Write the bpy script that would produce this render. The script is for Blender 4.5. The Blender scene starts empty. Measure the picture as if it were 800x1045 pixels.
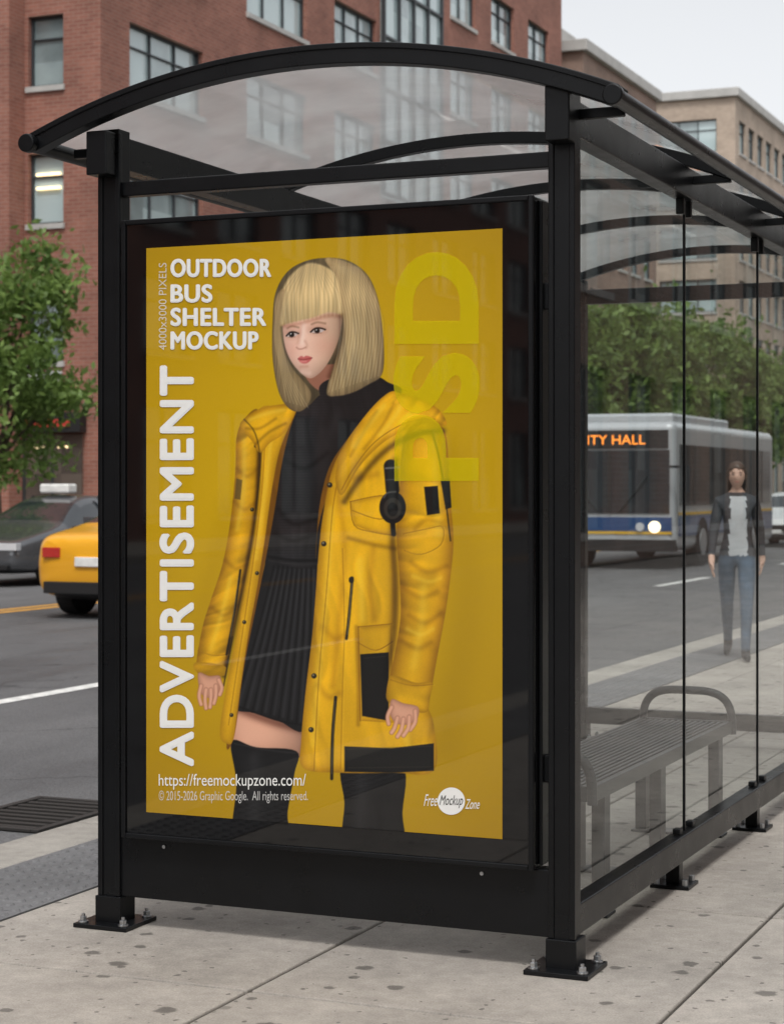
import bpy, bmesh, math, random
import numpy as np
from mathutils import Vector, Matrix
random.seed(3)
C=bpy.context
scene=C.scene
rad=math.radians

# ------------------------------------------------------------------ materials
def srgb(c):
    return tuple(((v/12.92) if v<=0.04045 else ((v+0.055)/1.055)**2.4) for v in c)
def new_mat(name):
    m=bpy.data.materials.new(name); m.use_nodes=True
    nt=m.node_tree; b=nt.nodes['Principled BSDF']
    return m,nt,b
def N(nt,t,**k):
    n=nt.nodes.new(t)
    for a,v in k.items(): setattr(n,a,v)
    return n
def mat(name,col,rough=0.5,metal=0.0,var=0.0,vscale=3.0,bump=0.0,bscale=60.0,coat=0.0,spec=0.5,emis=None,estr=0.0,rvar=0.0):
    m,nt,b=new_mat(name)
    b.inputs['Base Color'].default_value=(*col,1)
    b.inputs['Roughness'].default_value=rough
    b.inputs['Metallic'].default_value=metal
    b.inputs['Specular IOR Level'].default_value=spec
    b.inputs['Coat Weight'].default_value=coat
    b.inputs['Coat Roughness'].default_value=0.05
    if emis:
        b.inputs['Emission Color'].default_value=(*emis,1); b.inputs['Emission Strength'].default_value=estr
    if var>0 or bump>0 or rvar>0:
        tc=N(nt,'ShaderNodeTexCoord')
    if var>0:
        n=N(nt,'ShaderNodeTexNoise'); n.inputs['Scale'].default_value=vscale; n.inputs['Detail'].default_value=6; n.inputs['Roughness'].default_value=0.65
        nt.links.new(tc.outputs['Object'],n.inputs['Vector'])
        r=N(nt,'ShaderNodeMapRange'); r.inputs['From Min'].default_value=0.3; r.inputs['From Max'].default_value=0.7
        r.inputs['To Min'].default_value=1-var; r.inputs['To Max'].default_value=1+var
        nt.links.new(n.outputs['Fac'],r.inputs['Value'])
        x=N(nt,'ShaderNodeVectorMath',operation='SCALE'); x.inputs[0].default_value=col
        nt.links.new(r.outputs[0],x.inputs['Scale']); nt.links.new(x.outputs[0],b.inputs['Base Color'])
    if rvar>0:
        n=N(nt,'ShaderNodeTexNoise'); n.inputs['Scale'].default_value=vscale*2.3; n.inputs['Detail'].default_value=5
        nt.links.new(tc.outputs['Object'],n.inputs['Vector'])
        r=N(nt,'ShaderNodeMapRange'); r.inputs['To Min'].default_value=max(0,rough-rvar); r.inputs['To Max'].default_value=rough+rvar
        nt.links.new(n.outputs['Fac'],r.inputs['Value']); nt.links.new(r.outputs[0],b.inputs['Roughness'])
    if bump>0:
        n=N(nt,'ShaderNodeTexNoise'); n.inputs['Scale'].default_value=bscale; n.inputs['Detail'].default_value=4
        nt.links.new(tc.outputs['Object'],n.inputs['Vector'])
        bp=N(nt,'ShaderNodeBump'); bp.inputs['Strength'].default_value=bump; bp.inputs['Distance'].default_value=0.01
        nt.links.new(n.outputs['Fac'],bp.inputs['Height']); nt.links.new(bp.outputs[0],b.inputs['Normal'])
    return m
def glass_mat(name,tint=(0.9,0.94,0.93),refl=0.5,rough=0.0,haze=0.0,hazecol=(0.7,0.72,0.72),base_r=0.05):
    m,nt,b=new_mat(name); nt.nodes.remove(b)
    out=nt.nodes['Material Output']
    tr=N(nt,'ShaderNodeBsdfTransparent'); tr.inputs[0].default_value=(*tint,1)
    gl=N(nt,'ShaderNodeBsdfGlossy'); gl.inputs['Roughness'].default_value=rough; gl.inputs[0].default_value=(1,1,1,1)
    lw=N(nt,'ShaderNodeLayerWeight'); lw.inputs['Blend'].default_value=0.5
    pw=N(nt,'ShaderNodeMath',operation='POWER'); pw.inputs[1].default_value=4.5; nt.links.new(lw.outputs['Facing'],pw.inputs[0])
    mu=N(nt,'ShaderNodeMath',operation='MULTIPLY_ADD'); mu.inputs[1].default_value=refl; mu.inputs[2].default_value=base_r
    nt.links.new(pw.outputs[0],mu.inputs[0])
    mx=N(nt,'ShaderNodeMixShader')
    base=tr
    if haze>0:
        df=N(nt,'ShaderNodeBsdfDiffuse'); df.inputs[0].default_value=(*hazecol,1)
        tl=N(nt,'ShaderNodeBsdfTranslucent'); tl.inputs[0].default_value=(*hazecol,1)
        m1=N(nt,'ShaderNodeMixShader'); m1.inputs[0].default_value=0.6
        nt.links.new(df.outputs[0],m1.inputs[1]); nt.links.new(tl.outputs[0],m1.inputs[2])
        m2=N(nt,'ShaderNodeMixShader')
        tc=N(nt,'ShaderNodeTexCoord'); no=N(nt,'ShaderNodeTexNoise'); no.inputs['Scale'].default_value=2.2; no.inputs['Detail'].default_value=5
        nt.links.new(tc.outputs['Object'],no.inputs['Vector'])
        r=N(nt,'ShaderNodeMapRange'); r.inputs['From Min'].default_value=0.3; r.inputs['From Max'].default_value=0.7
        r.inputs['To Min'].default_value=haze*0.75; r.inputs['To Max'].default_value=min(1,haze*1.25)
        nt.links.new(no.outputs['Fac'],r.inputs['Value']); nt.links.new(r.outputs[0],m2.inputs[0])
        nt.links.new(tr.outputs[0],m2.inputs[1]); nt.links.new(m1.outputs[0],m2.inputs[2]); base=m2
    nt.links.new(mu.outputs[0],mx.inputs[0]); nt.links.new(base.outputs[0],mx.inputs[1]); nt.links.new(gl.outputs[0],mx.inputs[2])
    nt.links.new(mx.outputs[0],out.inputs['Surface'])
    return m

def asphalt_mat():
    m,nt,b=new_mat('asphalt'); tc=N(nt,'ShaderNodeTexCoord')
    n1=N(nt,'ShaderNodeTexNoise'); n1.inputs['Scale'].default_value=0.35; n1.inputs['Detail'].default_value=8; n1.inputs['Roughness'].default_value=0.7
    mp=N(nt,'ShaderNodeMapping'); mp.inputs['Scale'].default_value=(1,0.25,1)
    nt.links.new(tc.outputs['Object'],mp.inputs[0]); nt.links.new(mp.outputs[0],n1.inputs['Vector'])
    n2=N(nt,'ShaderNodeTexNoise'); n2.inputs['Scale'].default_value=90; n2.inputs['Detail'].default_value=3
    nt.links.new(tc.outputs['Object'],n2.inputs['Vector'])
    cr=N(nt,'ShaderNodeValToRGB'); cr.color_ramp.elements[0].position=0.3; cr.color_ramp.elements[1].position=0.7
    cr.color_ramp.elements[0].color=(0.055,0.056,0.06,1); cr.color_ramp.elements[1].color=(0.16,0.16,0.163,1)
    nt.links.new(n1.outputs['Fac'],cr.inputs[0])
    mx=N(nt,'ShaderNodeMix',data_type='RGBA',blend_type='MULTIPLY'); mx.inputs['Factor'].default_value=0.85
    r=N(nt,'ShaderNodeMapRange'); r.inputs['From Min'].default_value=0.3; r.inputs['From Max'].default_value=0.7; r.inputs['To Min'].default_value=0.5; r.inputs['To Max'].default_value=1.4
    nt.links.new(n2.outputs['Fac'],r.inputs['Value'])
    nt.links.new(cr.outputs[0],mx.inputs['A']); nt.links.new(r.outputs[0],mx.inputs['B'])
    vo=N(nt,'ShaderNodeTexVoronoi',feature='DISTANCE_TO_EDGE'); vo.inputs['Scale'].default_value=0.45
    wn=N(nt,'ShaderNodeTexNoise'); wn.inputs['Scale'].default_value=1.5; wn.inputs['Detail'].default_value=5
    nt.links.new(tc.outputs['Object'],wn.inputs['Vector'])
    ad=N(nt,'ShaderNodeVectorMath',operation='ADD'); nt.links.new(tc.outputs['Object'],ad.inputs[0]); nt.links.new(wn.outputs['Color'],ad.inputs[1])
    nt.links.new(ad.outputs[0],vo.inputs['Vector'])
    r2=N(nt,'ShaderNodeMapRange'); r2.inputs['From Min'].default_value=0.0; r2.inputs['From Max'].default_value=0.014; r2.inputs['To Min'].default_value=0.35; r2.inputs['To Max'].default_value=1
    nt.links.new(vo.outputs[0],r2.inputs['Value'])
    m3=N(nt,'ShaderNodeMix',data_type='RGBA',blend_type='MULTIPLY'); m3.inputs['Factor'].default_value=0.8
    nt.links.new(mx.outputs['Result'],m3.inputs['A']); nt.links.new(r2.outputs[0],m3.inputs['B'])
    nt.links.new(m3.outputs['Result'],b.inputs['Base Color'])
    r3=N(nt,'ShaderNodeMapRange'); r3.inputs['From Min'].default_value=0.32; r3.inputs['From Max'].default_value=0.5; r3.inputs['To Min'].default_value=0.3; r3.inputs['To Max'].default_value=0.7
    nt.links.new(n1.outputs['Fac'],r3.inputs['Value']); nt.links.new(r3.outputs[0],b.inputs['Roughness'])
    bp=N(nt,'ShaderNodeBump'); bp.inputs['Strength'].default_value=0.6; bp.inputs['Distance'].default_value=0.01
    nt.links.new(n2.outputs['Fac'],bp.inputs['Height']); nt.links.new(bp.outputs[0],b.inputs['Normal'])
    return m
def concrete_mat(name,base=(0.42,0.385,0.345),spots=True,slab=None):
    m,nt,b=new_mat(name); tc=N(nt,'ShaderNodeTexCoord')
    def noise(s,d=6,ro=0.6):
        n=N(nt,'ShaderNodeTexNoise'); n.inputs['Scale'].default_value=s; n.inputs['Detail'].default_value=d; n.inputs['Roughness'].default_value=ro
        nt.links.new(tc.outputs['Object'],n.inputs['Vector']); return n
    def mr(src,a,bb,c,d):
        r=N(nt,'ShaderNodeMapRange'); r.inputs['From Min'].default_value=a; r.inputs['From Max'].default_value=bb; r.inputs['To Min'].default_value=c; r.inputs['To Max'].default_value=d
        nt.links.new(src,r.inputs['Value']); return r.outputs[0]
    def mul(a,bb):
        x=N(nt,'ShaderNodeMath',operation='MULTIPLY'); nt.links.new(a,x.inputs[0]); nt.links.new(bb,x.inputs[1]); return x.outputs[0]
    a=mr(noise(1.3,8,0.7).outputs['Fac'],0.3,0.7,0.70,1.2)
    c=mr(noise(160,3).outputs['Fac'],0.3,0.7,0.82,1.16)
    g=mr(noise(14,5,0.7).outputs['Fac'],0.35,0.7,0.84,1.08)
    v=mul(mul(a,c),g)
    if slab:
        mp=N(nt,'ShaderNodeVectorMath',operation='SUBTRACT'); mp.inputs[1].default_value=(slab[0],slab[1],0)
        nt.links.new(tc.outputs['Object'],mp.inputs[0])
        dv=N(nt,'ShaderNodeVectorMath',operation='DIVIDE'); dv.inputs[1].default_value=(slab[2],slab[3],100)
        nt.links.new(mp.outputs[0],dv.inputs[0])
        fl=N(nt,'ShaderNodeVectorMath',operation='FLOOR'); nt.links.new(dv.outputs[0],fl.inputs[0])
        wn=N(nt,'ShaderNodeTexWhiteNoise',noise_dimensions='2D'); nt.links.new(fl.outputs[0],wn.inputs['Vector'])
        v=mul(v,mr(wn.outputs['Value'],0,1,0.84,1.08))
    if spots:
        for sc,th,lo in ((6.0,0.15,.72),(2.6,0.075,.5),(17,0.13,.80)):
            wp=noise(25,2)
            ad=N(nt,'ShaderNodeVectorMath',operation='MULTIPLY_ADD'); ad.inputs[1].default_value=(0.035,0.035,0.0)
            nt.links.new(wp.outputs['Color'],ad.inputs[0]); nt.links.new(tc.outputs['Object'],ad.inputs[2])
            vo=N(nt,'ShaderNodeTexVoronoi',voronoi_dimensions='2D'); vo.inputs['Scale'].default_value=sc
            nt.links.new(ad.outputs[0],vo.inputs['Vector'])
            se=N(nt,'ShaderNodeSeparateColor'); nt.links.new(vo.outputs['Color'],se.inputs[0])
            sp0=N(nt,'ShaderNodeMath',operation='DIVIDE'); nt.links.new(vo.outputs['Distance'],sp0.inputs[0]); nt.links.new(mr(se.outputs[1],0,1,.45,1.3),sp0.inputs[1])
            sp=mr(sp0.outputs[0],th*0.7,th,1,0)
            pick=mr(se.outputs[0],lo,lo+.02,0,1)
            k=mul(sp,pick)
            v=mul(v,mr(k,0,1,1,0.42))
    x=N(nt,'ShaderNodeVectorMath',operation='SCALE'); x.inputs[0].default_value=base
    nt.links.new(v,x.inputs['Scale']); nt.links.new(x.outputs[0],b.inputs['Base Color'])
    b.inputs['Roughness'].default_value=0.75
    bp=N(nt,'ShaderNodeBump'); bp.inputs['Strength'].default_value=0.35; bp.inputs['Distance'].default_value=0.006
    nt.links.new(c,bp.inputs['Height']); nt.links.new(bp.outputs[0],b.inputs['Normal'])
    return m
def brick_mat(name,c1,c2,mortar,scale=1.0):
    m,nt,b=new_mat(name); tc=N(nt,'ShaderNodeTexCoord')
    s=N(nt,'ShaderNodeSeparateXYZ'); nt.links.new(tc.outputs['Object'],s.inputs[0])
    ad=N(nt,'ShaderNodeMath',operation='ADD'); nt.links.new(s.outputs['X'],ad.inputs[0]); nt.links.new(s.outputs['Y'],ad.inputs[1])
    cb=N(nt,'ShaderNodeCombineXYZ'); nt.links.new(ad.outputs[0],cb.inputs['X']); nt.links.new(s.outputs['Z'],cb.inputs['Y'])
    br=N(nt,'ShaderNodeTexBrick'); br.inputs['Scale'].default_value=1.0
    br.inputs['Brick Width'].default_value=0.30*scale; br.inputs['Row Height'].default_value=0.10*scale; br.inputs['Mortar Size'].default_value=0.009*scale
    br.inputs['Color1'].default_value=(*c1,1); br.inputs['Color2'].default_value=(*c2,1); br.inputs['Mortar'].default_value=(*mortar,1)
    nt.links.new(cb.outputs[0],br.inputs['Vector'])
    n=N(nt,'ShaderNodeTexNoise'); n.inputs['Scale'].default_value=0.5; n.inputs['Detail'].default_value=8; n.inputs['Roughness'].default_value=0.7
    nt.links.new(tc.outputs['Object'],n.inputs['Vector'])
    r=N(nt,'ShaderNodeMapRange'); r.inputs['From Min'].default_value=0.3; r.inputs['From Max'].default_value=0.7; r.inputs['To Min'].default_value=0.7; r.inputs['To Max'].default_value=1.2
    nt.links.new(n.outputs['Fac'],r.inputs['Value'])
    mx=N(nt,'ShaderNodeMix',data_type='RGBA',blend_type='MULTIPLY'); mx.inputs['Factor'].default_value=1
    nt.links.new(br.outputs['Color'],mx.inputs['A']); nt.links.new(r.outputs[0],mx.inputs['B'])
    nt.links.new(mx.outputs['Result'],b.inputs['Base Color']); b.inputs['Roughness'].default_value=0.85
    return m
def window_mat(name,dark=(0.05,0.07,0.075),light=(0.46,0.57,0.58)):
    m,nt,b=new_mat(name); tc=N(nt,'ShaderNodeTexCoord')
    dv=N(nt,'ShaderNodeVectorMath',operation='DIVIDE'); dv.inputs[1].default_value=(1.3,1.33,1.75)
    nt.links.new(tc.outputs['Object'],dv.inputs[0]); fl=N(nt,'ShaderNodeVectorMath',operation='FLOOR'); nt.links.new(dv.outputs[0],fl.inputs[0])
    wn=N(nt,'ShaderNodeTexWhiteNoise'); nt.links.new(fl.outputs[0],wn.inputs['Vector'])
    n=N(nt,'ShaderNodeTexNoise'); n.inputs['Scale'].default_value=0.6; n.inputs['Detail'].default_value=4
    nt.links.new(tc.outputs['Object'],n.inputs['Vector'])
    av=N(nt,'ShaderNodeMath',operation='ADD'); nt.links.new(wn.outputs['Value'],av.inputs[0]); nt.links.new(n.outputs['Fac'],av.inputs[1])
    r=N(nt,'ShaderNodeMapRange'); r.inputs['From Min'].default_value=0.35; r.inputs['From Max'].default_value=1.15
    nt.links.new(av.outputs[0],r.inputs['Value'])
    mx=N(nt,'ShaderNodeMix',data_type='RGBA'); mx.inputs['A'].default_value=(*dark,1); mx.inputs['B'].default_value=(*light,1)
    nt.links.new(r.outputs[0],mx.inputs['Factor']); nt.links.new(mx.outputs['Result'],b.inputs['Base Color'])
    b.inputs['Roughness'].default_value=0.06; b.inputs['Specular IOR Level'].default_value=1.0
    b.inputs['Coat Weight'].default_value=0.6
    return m
def leaf_mat():
    m,nt,b=new_mat('leaves'); tc=N(nt,'ShaderNodeTexCoord')
    n=N(nt,'ShaderNodeTexNoise'); n.inputs['Scale'].default_value=1.6; n.inputs['Detail'].default_value=5
    nt.links.new(tc.outputs['Object'],n.inputs['Vector'])
    cr=N(nt,'ShaderNodeValToRGB'); cr.color_ramp.elements[0].position=0.32; cr.color_ramp.elements[1].position=0.68
    cr.color_ramp.elements[0].color=(0.075,0.14,0.03,1); cr.color_ramp.elements[1].color=(0.25,0.37,0.09,1)
    nt.links.new(n.outputs['Fac'],cr.inputs[0]); nt.links.new(cr.outputs[0],b.inputs['Base Color'])
    b.inputs['Roughness'].default_value=0.55
    tl=N(nt,'ShaderNodeBsdfTranslucent'); nt.links.new(cr.outputs[0],tl.inputs[0])
    mx=N(nt,'ShaderNodeMixShader'); mx.inputs[0].default_value=0.4
    out=nt.nodes['Material Output']
    nt.links.new(b.outputs[0],mx.inputs[1]); nt.links.new(tl.outputs[0],mx.inputs[2]); nt.links.new(mx.outputs[0],out.inputs['Surface'])
    return m

M_black=mat('black_powder_coat',(0.005,0.0055,0.0065),0.3,0.0,var=0.25,vscale=4,bump=0.06,bscale=400,rvar=0.1,spec=0.26)
M_blackgloss=mat('black_glass_border',(0.003,0.003,0.0035),0.03,spec=0.6)
M_steel=mat('galvanised_steel',(0.45,0.46,0.47),0.35,1.0,var=0.15,vscale=20)
M_bench=mat('brushed_grey_metal',(0.035,0.038,0.042),0.36,0.2,var=0.2,vscale=9,spec=.4)
M_rubber=mat('rubber',(0.014,0.014,0.015),0.8)
M_glass=glass_mat('shelter_glass',(0.90,0.945,0.93),0.72,0.0,haze=0.018,hazecol=(0.7,0.76,0.76))
M_roofglass=glass_mat('smoked_roof_glass',(0.80,0.82,0.82),0.5,0.03,haze=0.5,hazecol=(0.72,0.74,0.74))
M_asphalt=asphalt_mat()
M_conc=concrete_mat('sidewalk_concrete',slab=(0.4,-0.57,1.15,1.5))
M_kerb=concrete_mat('kerb_concrete',(0.38,0.355,0.32),spots=False)
M_tact=concrete_mat('tactile_paving',(0.17,0.17,0.175),spots=False)
M_joint=mat('joint_filler',(0.05,0.045,0.04),0.95)
M_white=mat('white_paint',(0.78,0.78,0.76),0.6,var=0.15,vscale=8)
M_roadwhite=mat('road_paint_white',(0.70,0.70,0.68),0.7,var=0.3,vscale=9)
M_roadyel=mat('road_paint_yellow',(0.65,0.33,0.05),0.7,var=0.3,vscale=9)
M_brick=brick_mat('red_brick',(0.31,0.128,0.092),(0.24,0.094,0.068),(0.31,0.20,0.155))
M_brick2=brick_mat('brown_brick',(0.31,0.20,0.155),(0.25,0.165,0.125),(0.33,0.27,0.23))
M_tan=brick_mat('tan_brick',(0.47,0.37,0.29),(0.41,0.32,0.25),(0.44,0.38,0.32))
M_stone=mat('grey_stone',(0.45,0.44,0.42),0.8,var=0.12,vscale=1.2)
M_win=window_mat('window_glass')
M_shop=window_mat('shop_glass',(0.012,0.014,0.016),(0.12,0.10,0.085))
M_frame=mat('window_frame_metal',(0.05,0.055,0.06),0.45,0.3)
M_leaf=leaf_mat()
M_bark=mat('bark',(0.10,0.075,0.055),0.9,var=0.35,vscale=12,bump=0.6,bscale=30)
M_tyre=M_rubber
M_rim=mat('alloy_rim',(0.5,0.51,0.53),0.3,0.7)
M_carglass=mat('car_glass',(0.02,0.025,0.03),0.04,coat=0.6,spec=1.0)
M_blacktrim=mat('black_trim',(0.015,0.015,0.016),0.5)
M_head=mat('headlight_lens',(0.75,0.77,0.8),0.08,0.2,coat=1.0)
M_tail=mat('tail_lamp',(0.45,0.015,0.01),0.15,coat=1.0)
M_warm=mat('interior_ceiling_lamp',(0.9,0.8,0.6),0.4,emis=(1.0,0.72,0.38),estr=2.0)

# ------------------------------------------------------------------ mesh helpers
def empty(name,loc=(0,0,0),rotz=0):
    e=bpy.data.objects.new(name,None); e.location=loc; e.rotation_euler=(0,0,rotz); e.empty_display_size=0.2
    scene.collection.objects.link(e); return e
def mesh_obj(name,verts,faces,mats,parent=None,mi=None,bevel=0.0,smooth=False,seg=2):
    me=bpy.data.meshes.new(name); me.from_pydata([tuple(v) for v in verts],[],faces)
    if not isinstance(mats,(list,tuple)): mats=[mats]
    for m in mats: me.materials.append(m)
    if mi is not None: me.polygons.foreach_set('material_index',mi)
    if smooth: me.polygons.foreach_set('use_smooth',[True]*len(me.polygons))
    me.update()
    o=bpy.data.objects.new(name,me); scene.collection.objects.link(o)
    if parent: o.parent=parent
    if bevel>0:
        b=o.modifiers.new('bevel','BEVEL'); b.width=bevel; b.segments=seg; b.limit_method='ANGLE'; b.angle_limit=rad(40)
    return o
class MB:
    def __init__(s): s.v=[];s.f=[];s.m=[]
    def box(s,x0,x1,y0,y1,z0,z1,m=0):
        if x0>x1:x0,x1=x1,x0
        if y0>y1:y0,y1=y1,y0
        if z0>z1:z0,z1=z1,z0
        n=len(s.v)
        s.v+=[(x0,y0,z0),(x1,y0,z0),(x1,y1,z0),(x0,y1,z0),(x0,y0,z1),(x1,y0,z1),(x1,y1,z1),(x0,y1,z1)]
        s.f+=[(n,n+3,n+2,n+1),(n+4,n+5,n+6,n+7),(n,n+1,n+5,n+4),(n+1,n+2,n+6,n+5),(n+2,n+3,n+7,n+6),(n+3,n,n+4,n+7)]
        s.m+=[m]*6
    def cyl(s,c,r,h,axis='Z',n=16,m=0,r2=None):
        r2=r if r2 is None else r2
        b=len(s.v)
        for k,(rr,hh) in enumerate(((r,-h/2),(r2,h/2))):
            for i in range(n):
                a=2*math.pi*i/n; u,v=rr*math.cos(a),rr*math.sin(a)
                p={'Z':(u,v,hh),'X':(hh,u,v),'Y':(v,hh,u)}[axis]
                s.v.append((c[0]+p[0],c[1]+p[1],c[2]+p[2]))
        for i in range(n):
            j=(i+1)%n; s.f.append((b+i,b+j,b+n+j,b+n+i)); s.m.append(m)
        s.f.append(tuple(b+i for i in reversed(range(n)))); s.f.append(tuple(b+n+i for i in range(n))); s.m+=[m,m]
    def obj(s,name,mats,parent=None,bevel=0.0,smooth=False,seg=2):
        return mesh_obj(name,s.v,s.f,mats,parent,s.m,bevel,smooth,seg)
def boxo(name,x0,x1,y0,y1,z0,z1,m,parent=None,bevel=0.004,seg=2):
    b=MB(); b.box(x0,x1,y0,y1,z0,z1); return b.obj(name,[m],parent,bevel,seg=seg)
def tube(name,pts,r,m,parent=None,res=6):
    cu=bpy.data.curves.new(name,'CURVE'); cu.dimensions='3D'; cu.bevel_depth=r; cu.bevel_resolution=res; cu.use_fill_caps=True
    sp=cu.splines.new('POLY'); sp.points.add(len(pts)-1)
    for i,p in enumerate(pts): sp.points[i].co=(*p,1)
    cu.materials.append(m)
    o=bpy.data.objects.new(name,cu); scene.collection.objects.link(o)
    if parent:o.parent=parent
    for s_ in cu.splines: s_.use_smooth=True
    return o
def text_mesh(s,offset=0.0,shear=0.0,spacing=1.0):
    cu=bpy.data.curves.new('t','FONT'); cu.body=s; cu.size=1; cu.offset=offset; cu.shear=shear; cu.resolution_u=6; cu.space_character=spacing
    o=bpy.data.objects.new('t',cu); scene.collection.objects.link(o); C.view_layer.update()
    me=bpy.data.meshes.new_from_object(o.evaluated_get(C.evaluated_depsgraph_get()))
    bpy.data.objects.remove(o)
    v=np.array([q.co[:] for q in me.vertices]); f=[tuple(p.vertices) for p in me.polygons]
    bpy.data.meshes.remove(me)
    mn=v.min(0);mx=v.max(0); v=(v-mn)/np.maximum(mx-mn,1e-6)
    return v,f

# ------------------------------------------------------------------ ground / road / sidewalks
CURB=-2.70; FARC=-18.5; FAC=-24.0; RZ=-0.13
boxo('ground',-600,600,-300,900,-0.6,-0.14,mat('earth_ground',(0.12,0.115,0.105),0.95,var=0.2,vscale=0.4),bevel=0)
def sheet(name,x0,x1,y0,y1,z,m,parent=None):
    return mesh_obj(name,[(x0,y0,z),(x1,y0,z),(x1,y1,z),(x0,y1,z)],[(0,1,2,3)],m,parent)
sheet('road',FARC,CURB,-100,300,RZ,M_asphalt)
sheet('cross_street',-120,FARC,16,31,RZ,M_asphalt)
rm=empty('road_markings')
b=MB()
def strip(b,x0,x1,y0,y1,z,m=0):
    n=len(b.v); b.v+=[(x0,y0,z),(x1,y0,z),(x1,y1,z),(x0,y1,z)]; b.f.append((n,n+1,n+2,n+3)); b.m.append(m)
y=-31.0
while y<200:
    strip(b,-6.38,-6.22,y,y+3.2,RZ+0.004); y+=9.15
strip(b,-12.10,-11.96,-60,300,RZ+0.004,1); strip(b,-12.38,-12.24,-60,300,RZ+0.004,1)
b.obj('lane_lines',[M_roadwhite,M_roadyel],rm)
k=MB(); y=-20.0
while y<200:
    k.box(CURB,-2.40,y+0.004,y+2.396,-0.4,0.0); y+=2.4
k.obj('kerb',[M_kerb],None,bevel=0.012)
k=MB(); y=-20.0
while y<200:
    if not (13<y<31): k.box(FARC-0.3,FARC,y+0.004,y+2.396,-0.4,0.0)
    y+=2.4
k.obj('kerb',[M_kerb],None,bevel=0.012)
sd=empty('storm_drain',(-3.35,2.3,RZ))
q=MB(); q.box(-.26,.26,-.40,.40,.001,.006,1)
for i in range(9): q.box(-.22,.22,-.36+i*.085,-.36+i*.085+.035,.006,.016,0)
q.box(-.27,-.23,-.41,.41,.005,.018); q.box(.23,.27,-.41,.41,.005,.018); q.box(-.229,.229,-.41,-.375,.005,.018); q.box(-.229,.229,.375,.41,.005,.018)
q.obj('grate',[mat('cast_iron',(.05,.047,.045),.6,.5),M_joint],sd,bevel=.002)
s=MB(); g=0.006
for i in range(-2,7):
    x0=0.4+1.15*i; x1=x0+1.15
    for j in range(-12,90):
        y0=-0.57+1.5*j; s.box(x0+g,x1-g,y0+g,y0+1.5-g,-0.10,0.0+0.002*random.random())
sw=empty('sidewalk')
s.obj('slabs',[M_conc],sw,bevel=0.006)
boxo('joint_bed',-2.40,8.5,-80,140,-0.3,-0.012,M_joint,sw,bevel=0)
t=MB()
for j in range(-30,240):
    y0=-0.57+0.6*j
    if y0>40: break
    t.box(-2.396,-1.906,y0+0.003,y0+0.597,-0.08,0.001)
for j in range(0,int(13/0.068)):
    for i in range(7):
        t.cyl((-2.36+0.07*i+0.0,-3.5+0.068*j,0.004),0.021,0.007,'Z',8,0,0.013)
t.obj('tactile_paving',[M_tact],sw,bevel=0)
fs=MB()
for i in range(5):
    x0=FAC+i*1.04
    for j in range(0,80):
        fs.box(x0+0.006,x0+1.034,31+1.6*j+0.006,31+1.6*(j+1)-0.006,-0.12,0.0)
fs.box(-60,FARC-0.31,-80,15.5,-0.3,0.0); fs.box(-60,FAC-0.01,31,36,-0.3,0.0)
fs.obj('far_sidewalk',[M_kerb],None)

# ------------------------------------------------------------------ buildings
def facade(mb,axis,plane,a0,a1,rows,wins,H,z0=0,th=0.35,nm=2,trans=True,MW=0,MG=1,MF=2,MS=3,side=1):
    def bx(u0,u1,o0,o1,za,zb,m):
        if axis=='X': mb.box(plane+side*o0,plane+side*o1,u0,u1,za,zb,m)
        else: mb.box(u0,u1,plane+side*o0,plane+side*o1,za,zb,m)
    prev=z0
    for (zb,zt) in rows:
        bx(a0,a1,-th,0,prev,zb,MW)
        c=a0
        for (w0,w1) in wins:
            if w0>c+0.001: bx(c,w0,-th,0,zb,zt,MW)
            bx(w0,w1,-0.30,-0.22,zb,zt,MG)
            f=0.06
            bx(w0,w0+f,-0.22,-0.14,zb,zt,MF); bx(w1-f,w1,-0.22,-0.14,zb,zt,MF)
            bx(w0+f,w1-f,-0.22,-0.14,zb,zb+f,MF); bx(w0+f,w1-f,-0.22,-0.14,zt-f,zt,MF)
            n=max(1,int(round((w1-w0)/1.3)))
            for q in range(1,n):
                xx=w0+(w1-w0)*q/n; bx(xx-0.025,xx+0.025,-0.22,-0.15,zb+f,zt-f,MF)
            if trans and zt-zb>1.2:
                zz=zb+(zt-zb)*0.68; bx(w0+f,w1-f,-0.218,-0.16,zz-0.02,zz+0.02,MF)
            bx(w0-0.05,w1+0.05,0.002,0.07,zb-0.14,zb-0.002,MS)
            c=w1
        if c<a1-0.001: bx(c,a1,-th,0,zb,zt,MW)
        prev=zt
    bx(a0,a1,-th,0,prev,H,MW)
def building(name,x0,x1,y0,y1,H,wallm,rowsX,winsX,rowsY,winsY,side=1,cornice=True):
    e=empty(name,((x0+x1)/2,(y0+y1)/2,0))
    ox,oy=(x0+x1)/2,(y0+y1)/2
    mb=MB()
    plane=x1 if side==1 else x0
    facade(mb,'X',plane,y0,y1,rowsX,winsX,H,side=side)
    if side==1: facade(mb,'Y',y0,x0,x1-0.352,rowsY,winsY,H,side=-1)
    else: facade(mb,'Y',y0,x0+0.352,x1,rowsY,winsY,H,side=-1)
    if side==1: mb.box(x0+0.4,x1-0.36,y0+0.36,y1-0.01,0,H-0.3,0)
    else: mb.box(x0+0.36,x1-0.4,y0+0.36,y1-0.01,0,H-0.3,0)
    mb.v=[(a-ox,b_-oy,c) for a,b_,c in mb.v]
    mb.obj('walls_and_windows',[wallm,M_win,M_frame,M_stone],e)
    if cornice:
        r=MB(); r.box(x0-0.2-ox,x1+0.25-ox,y0-0.25-oy,y1+0.2-oy,H,H+0.5); r.box(x0+2-ox,x0+6-ox,y0+3-oy,y0+7-oy,H+0.5,H+3)
        r.obj('roof_and_cornice',[M_stone],e,bevel=0.03)
    return e
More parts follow.
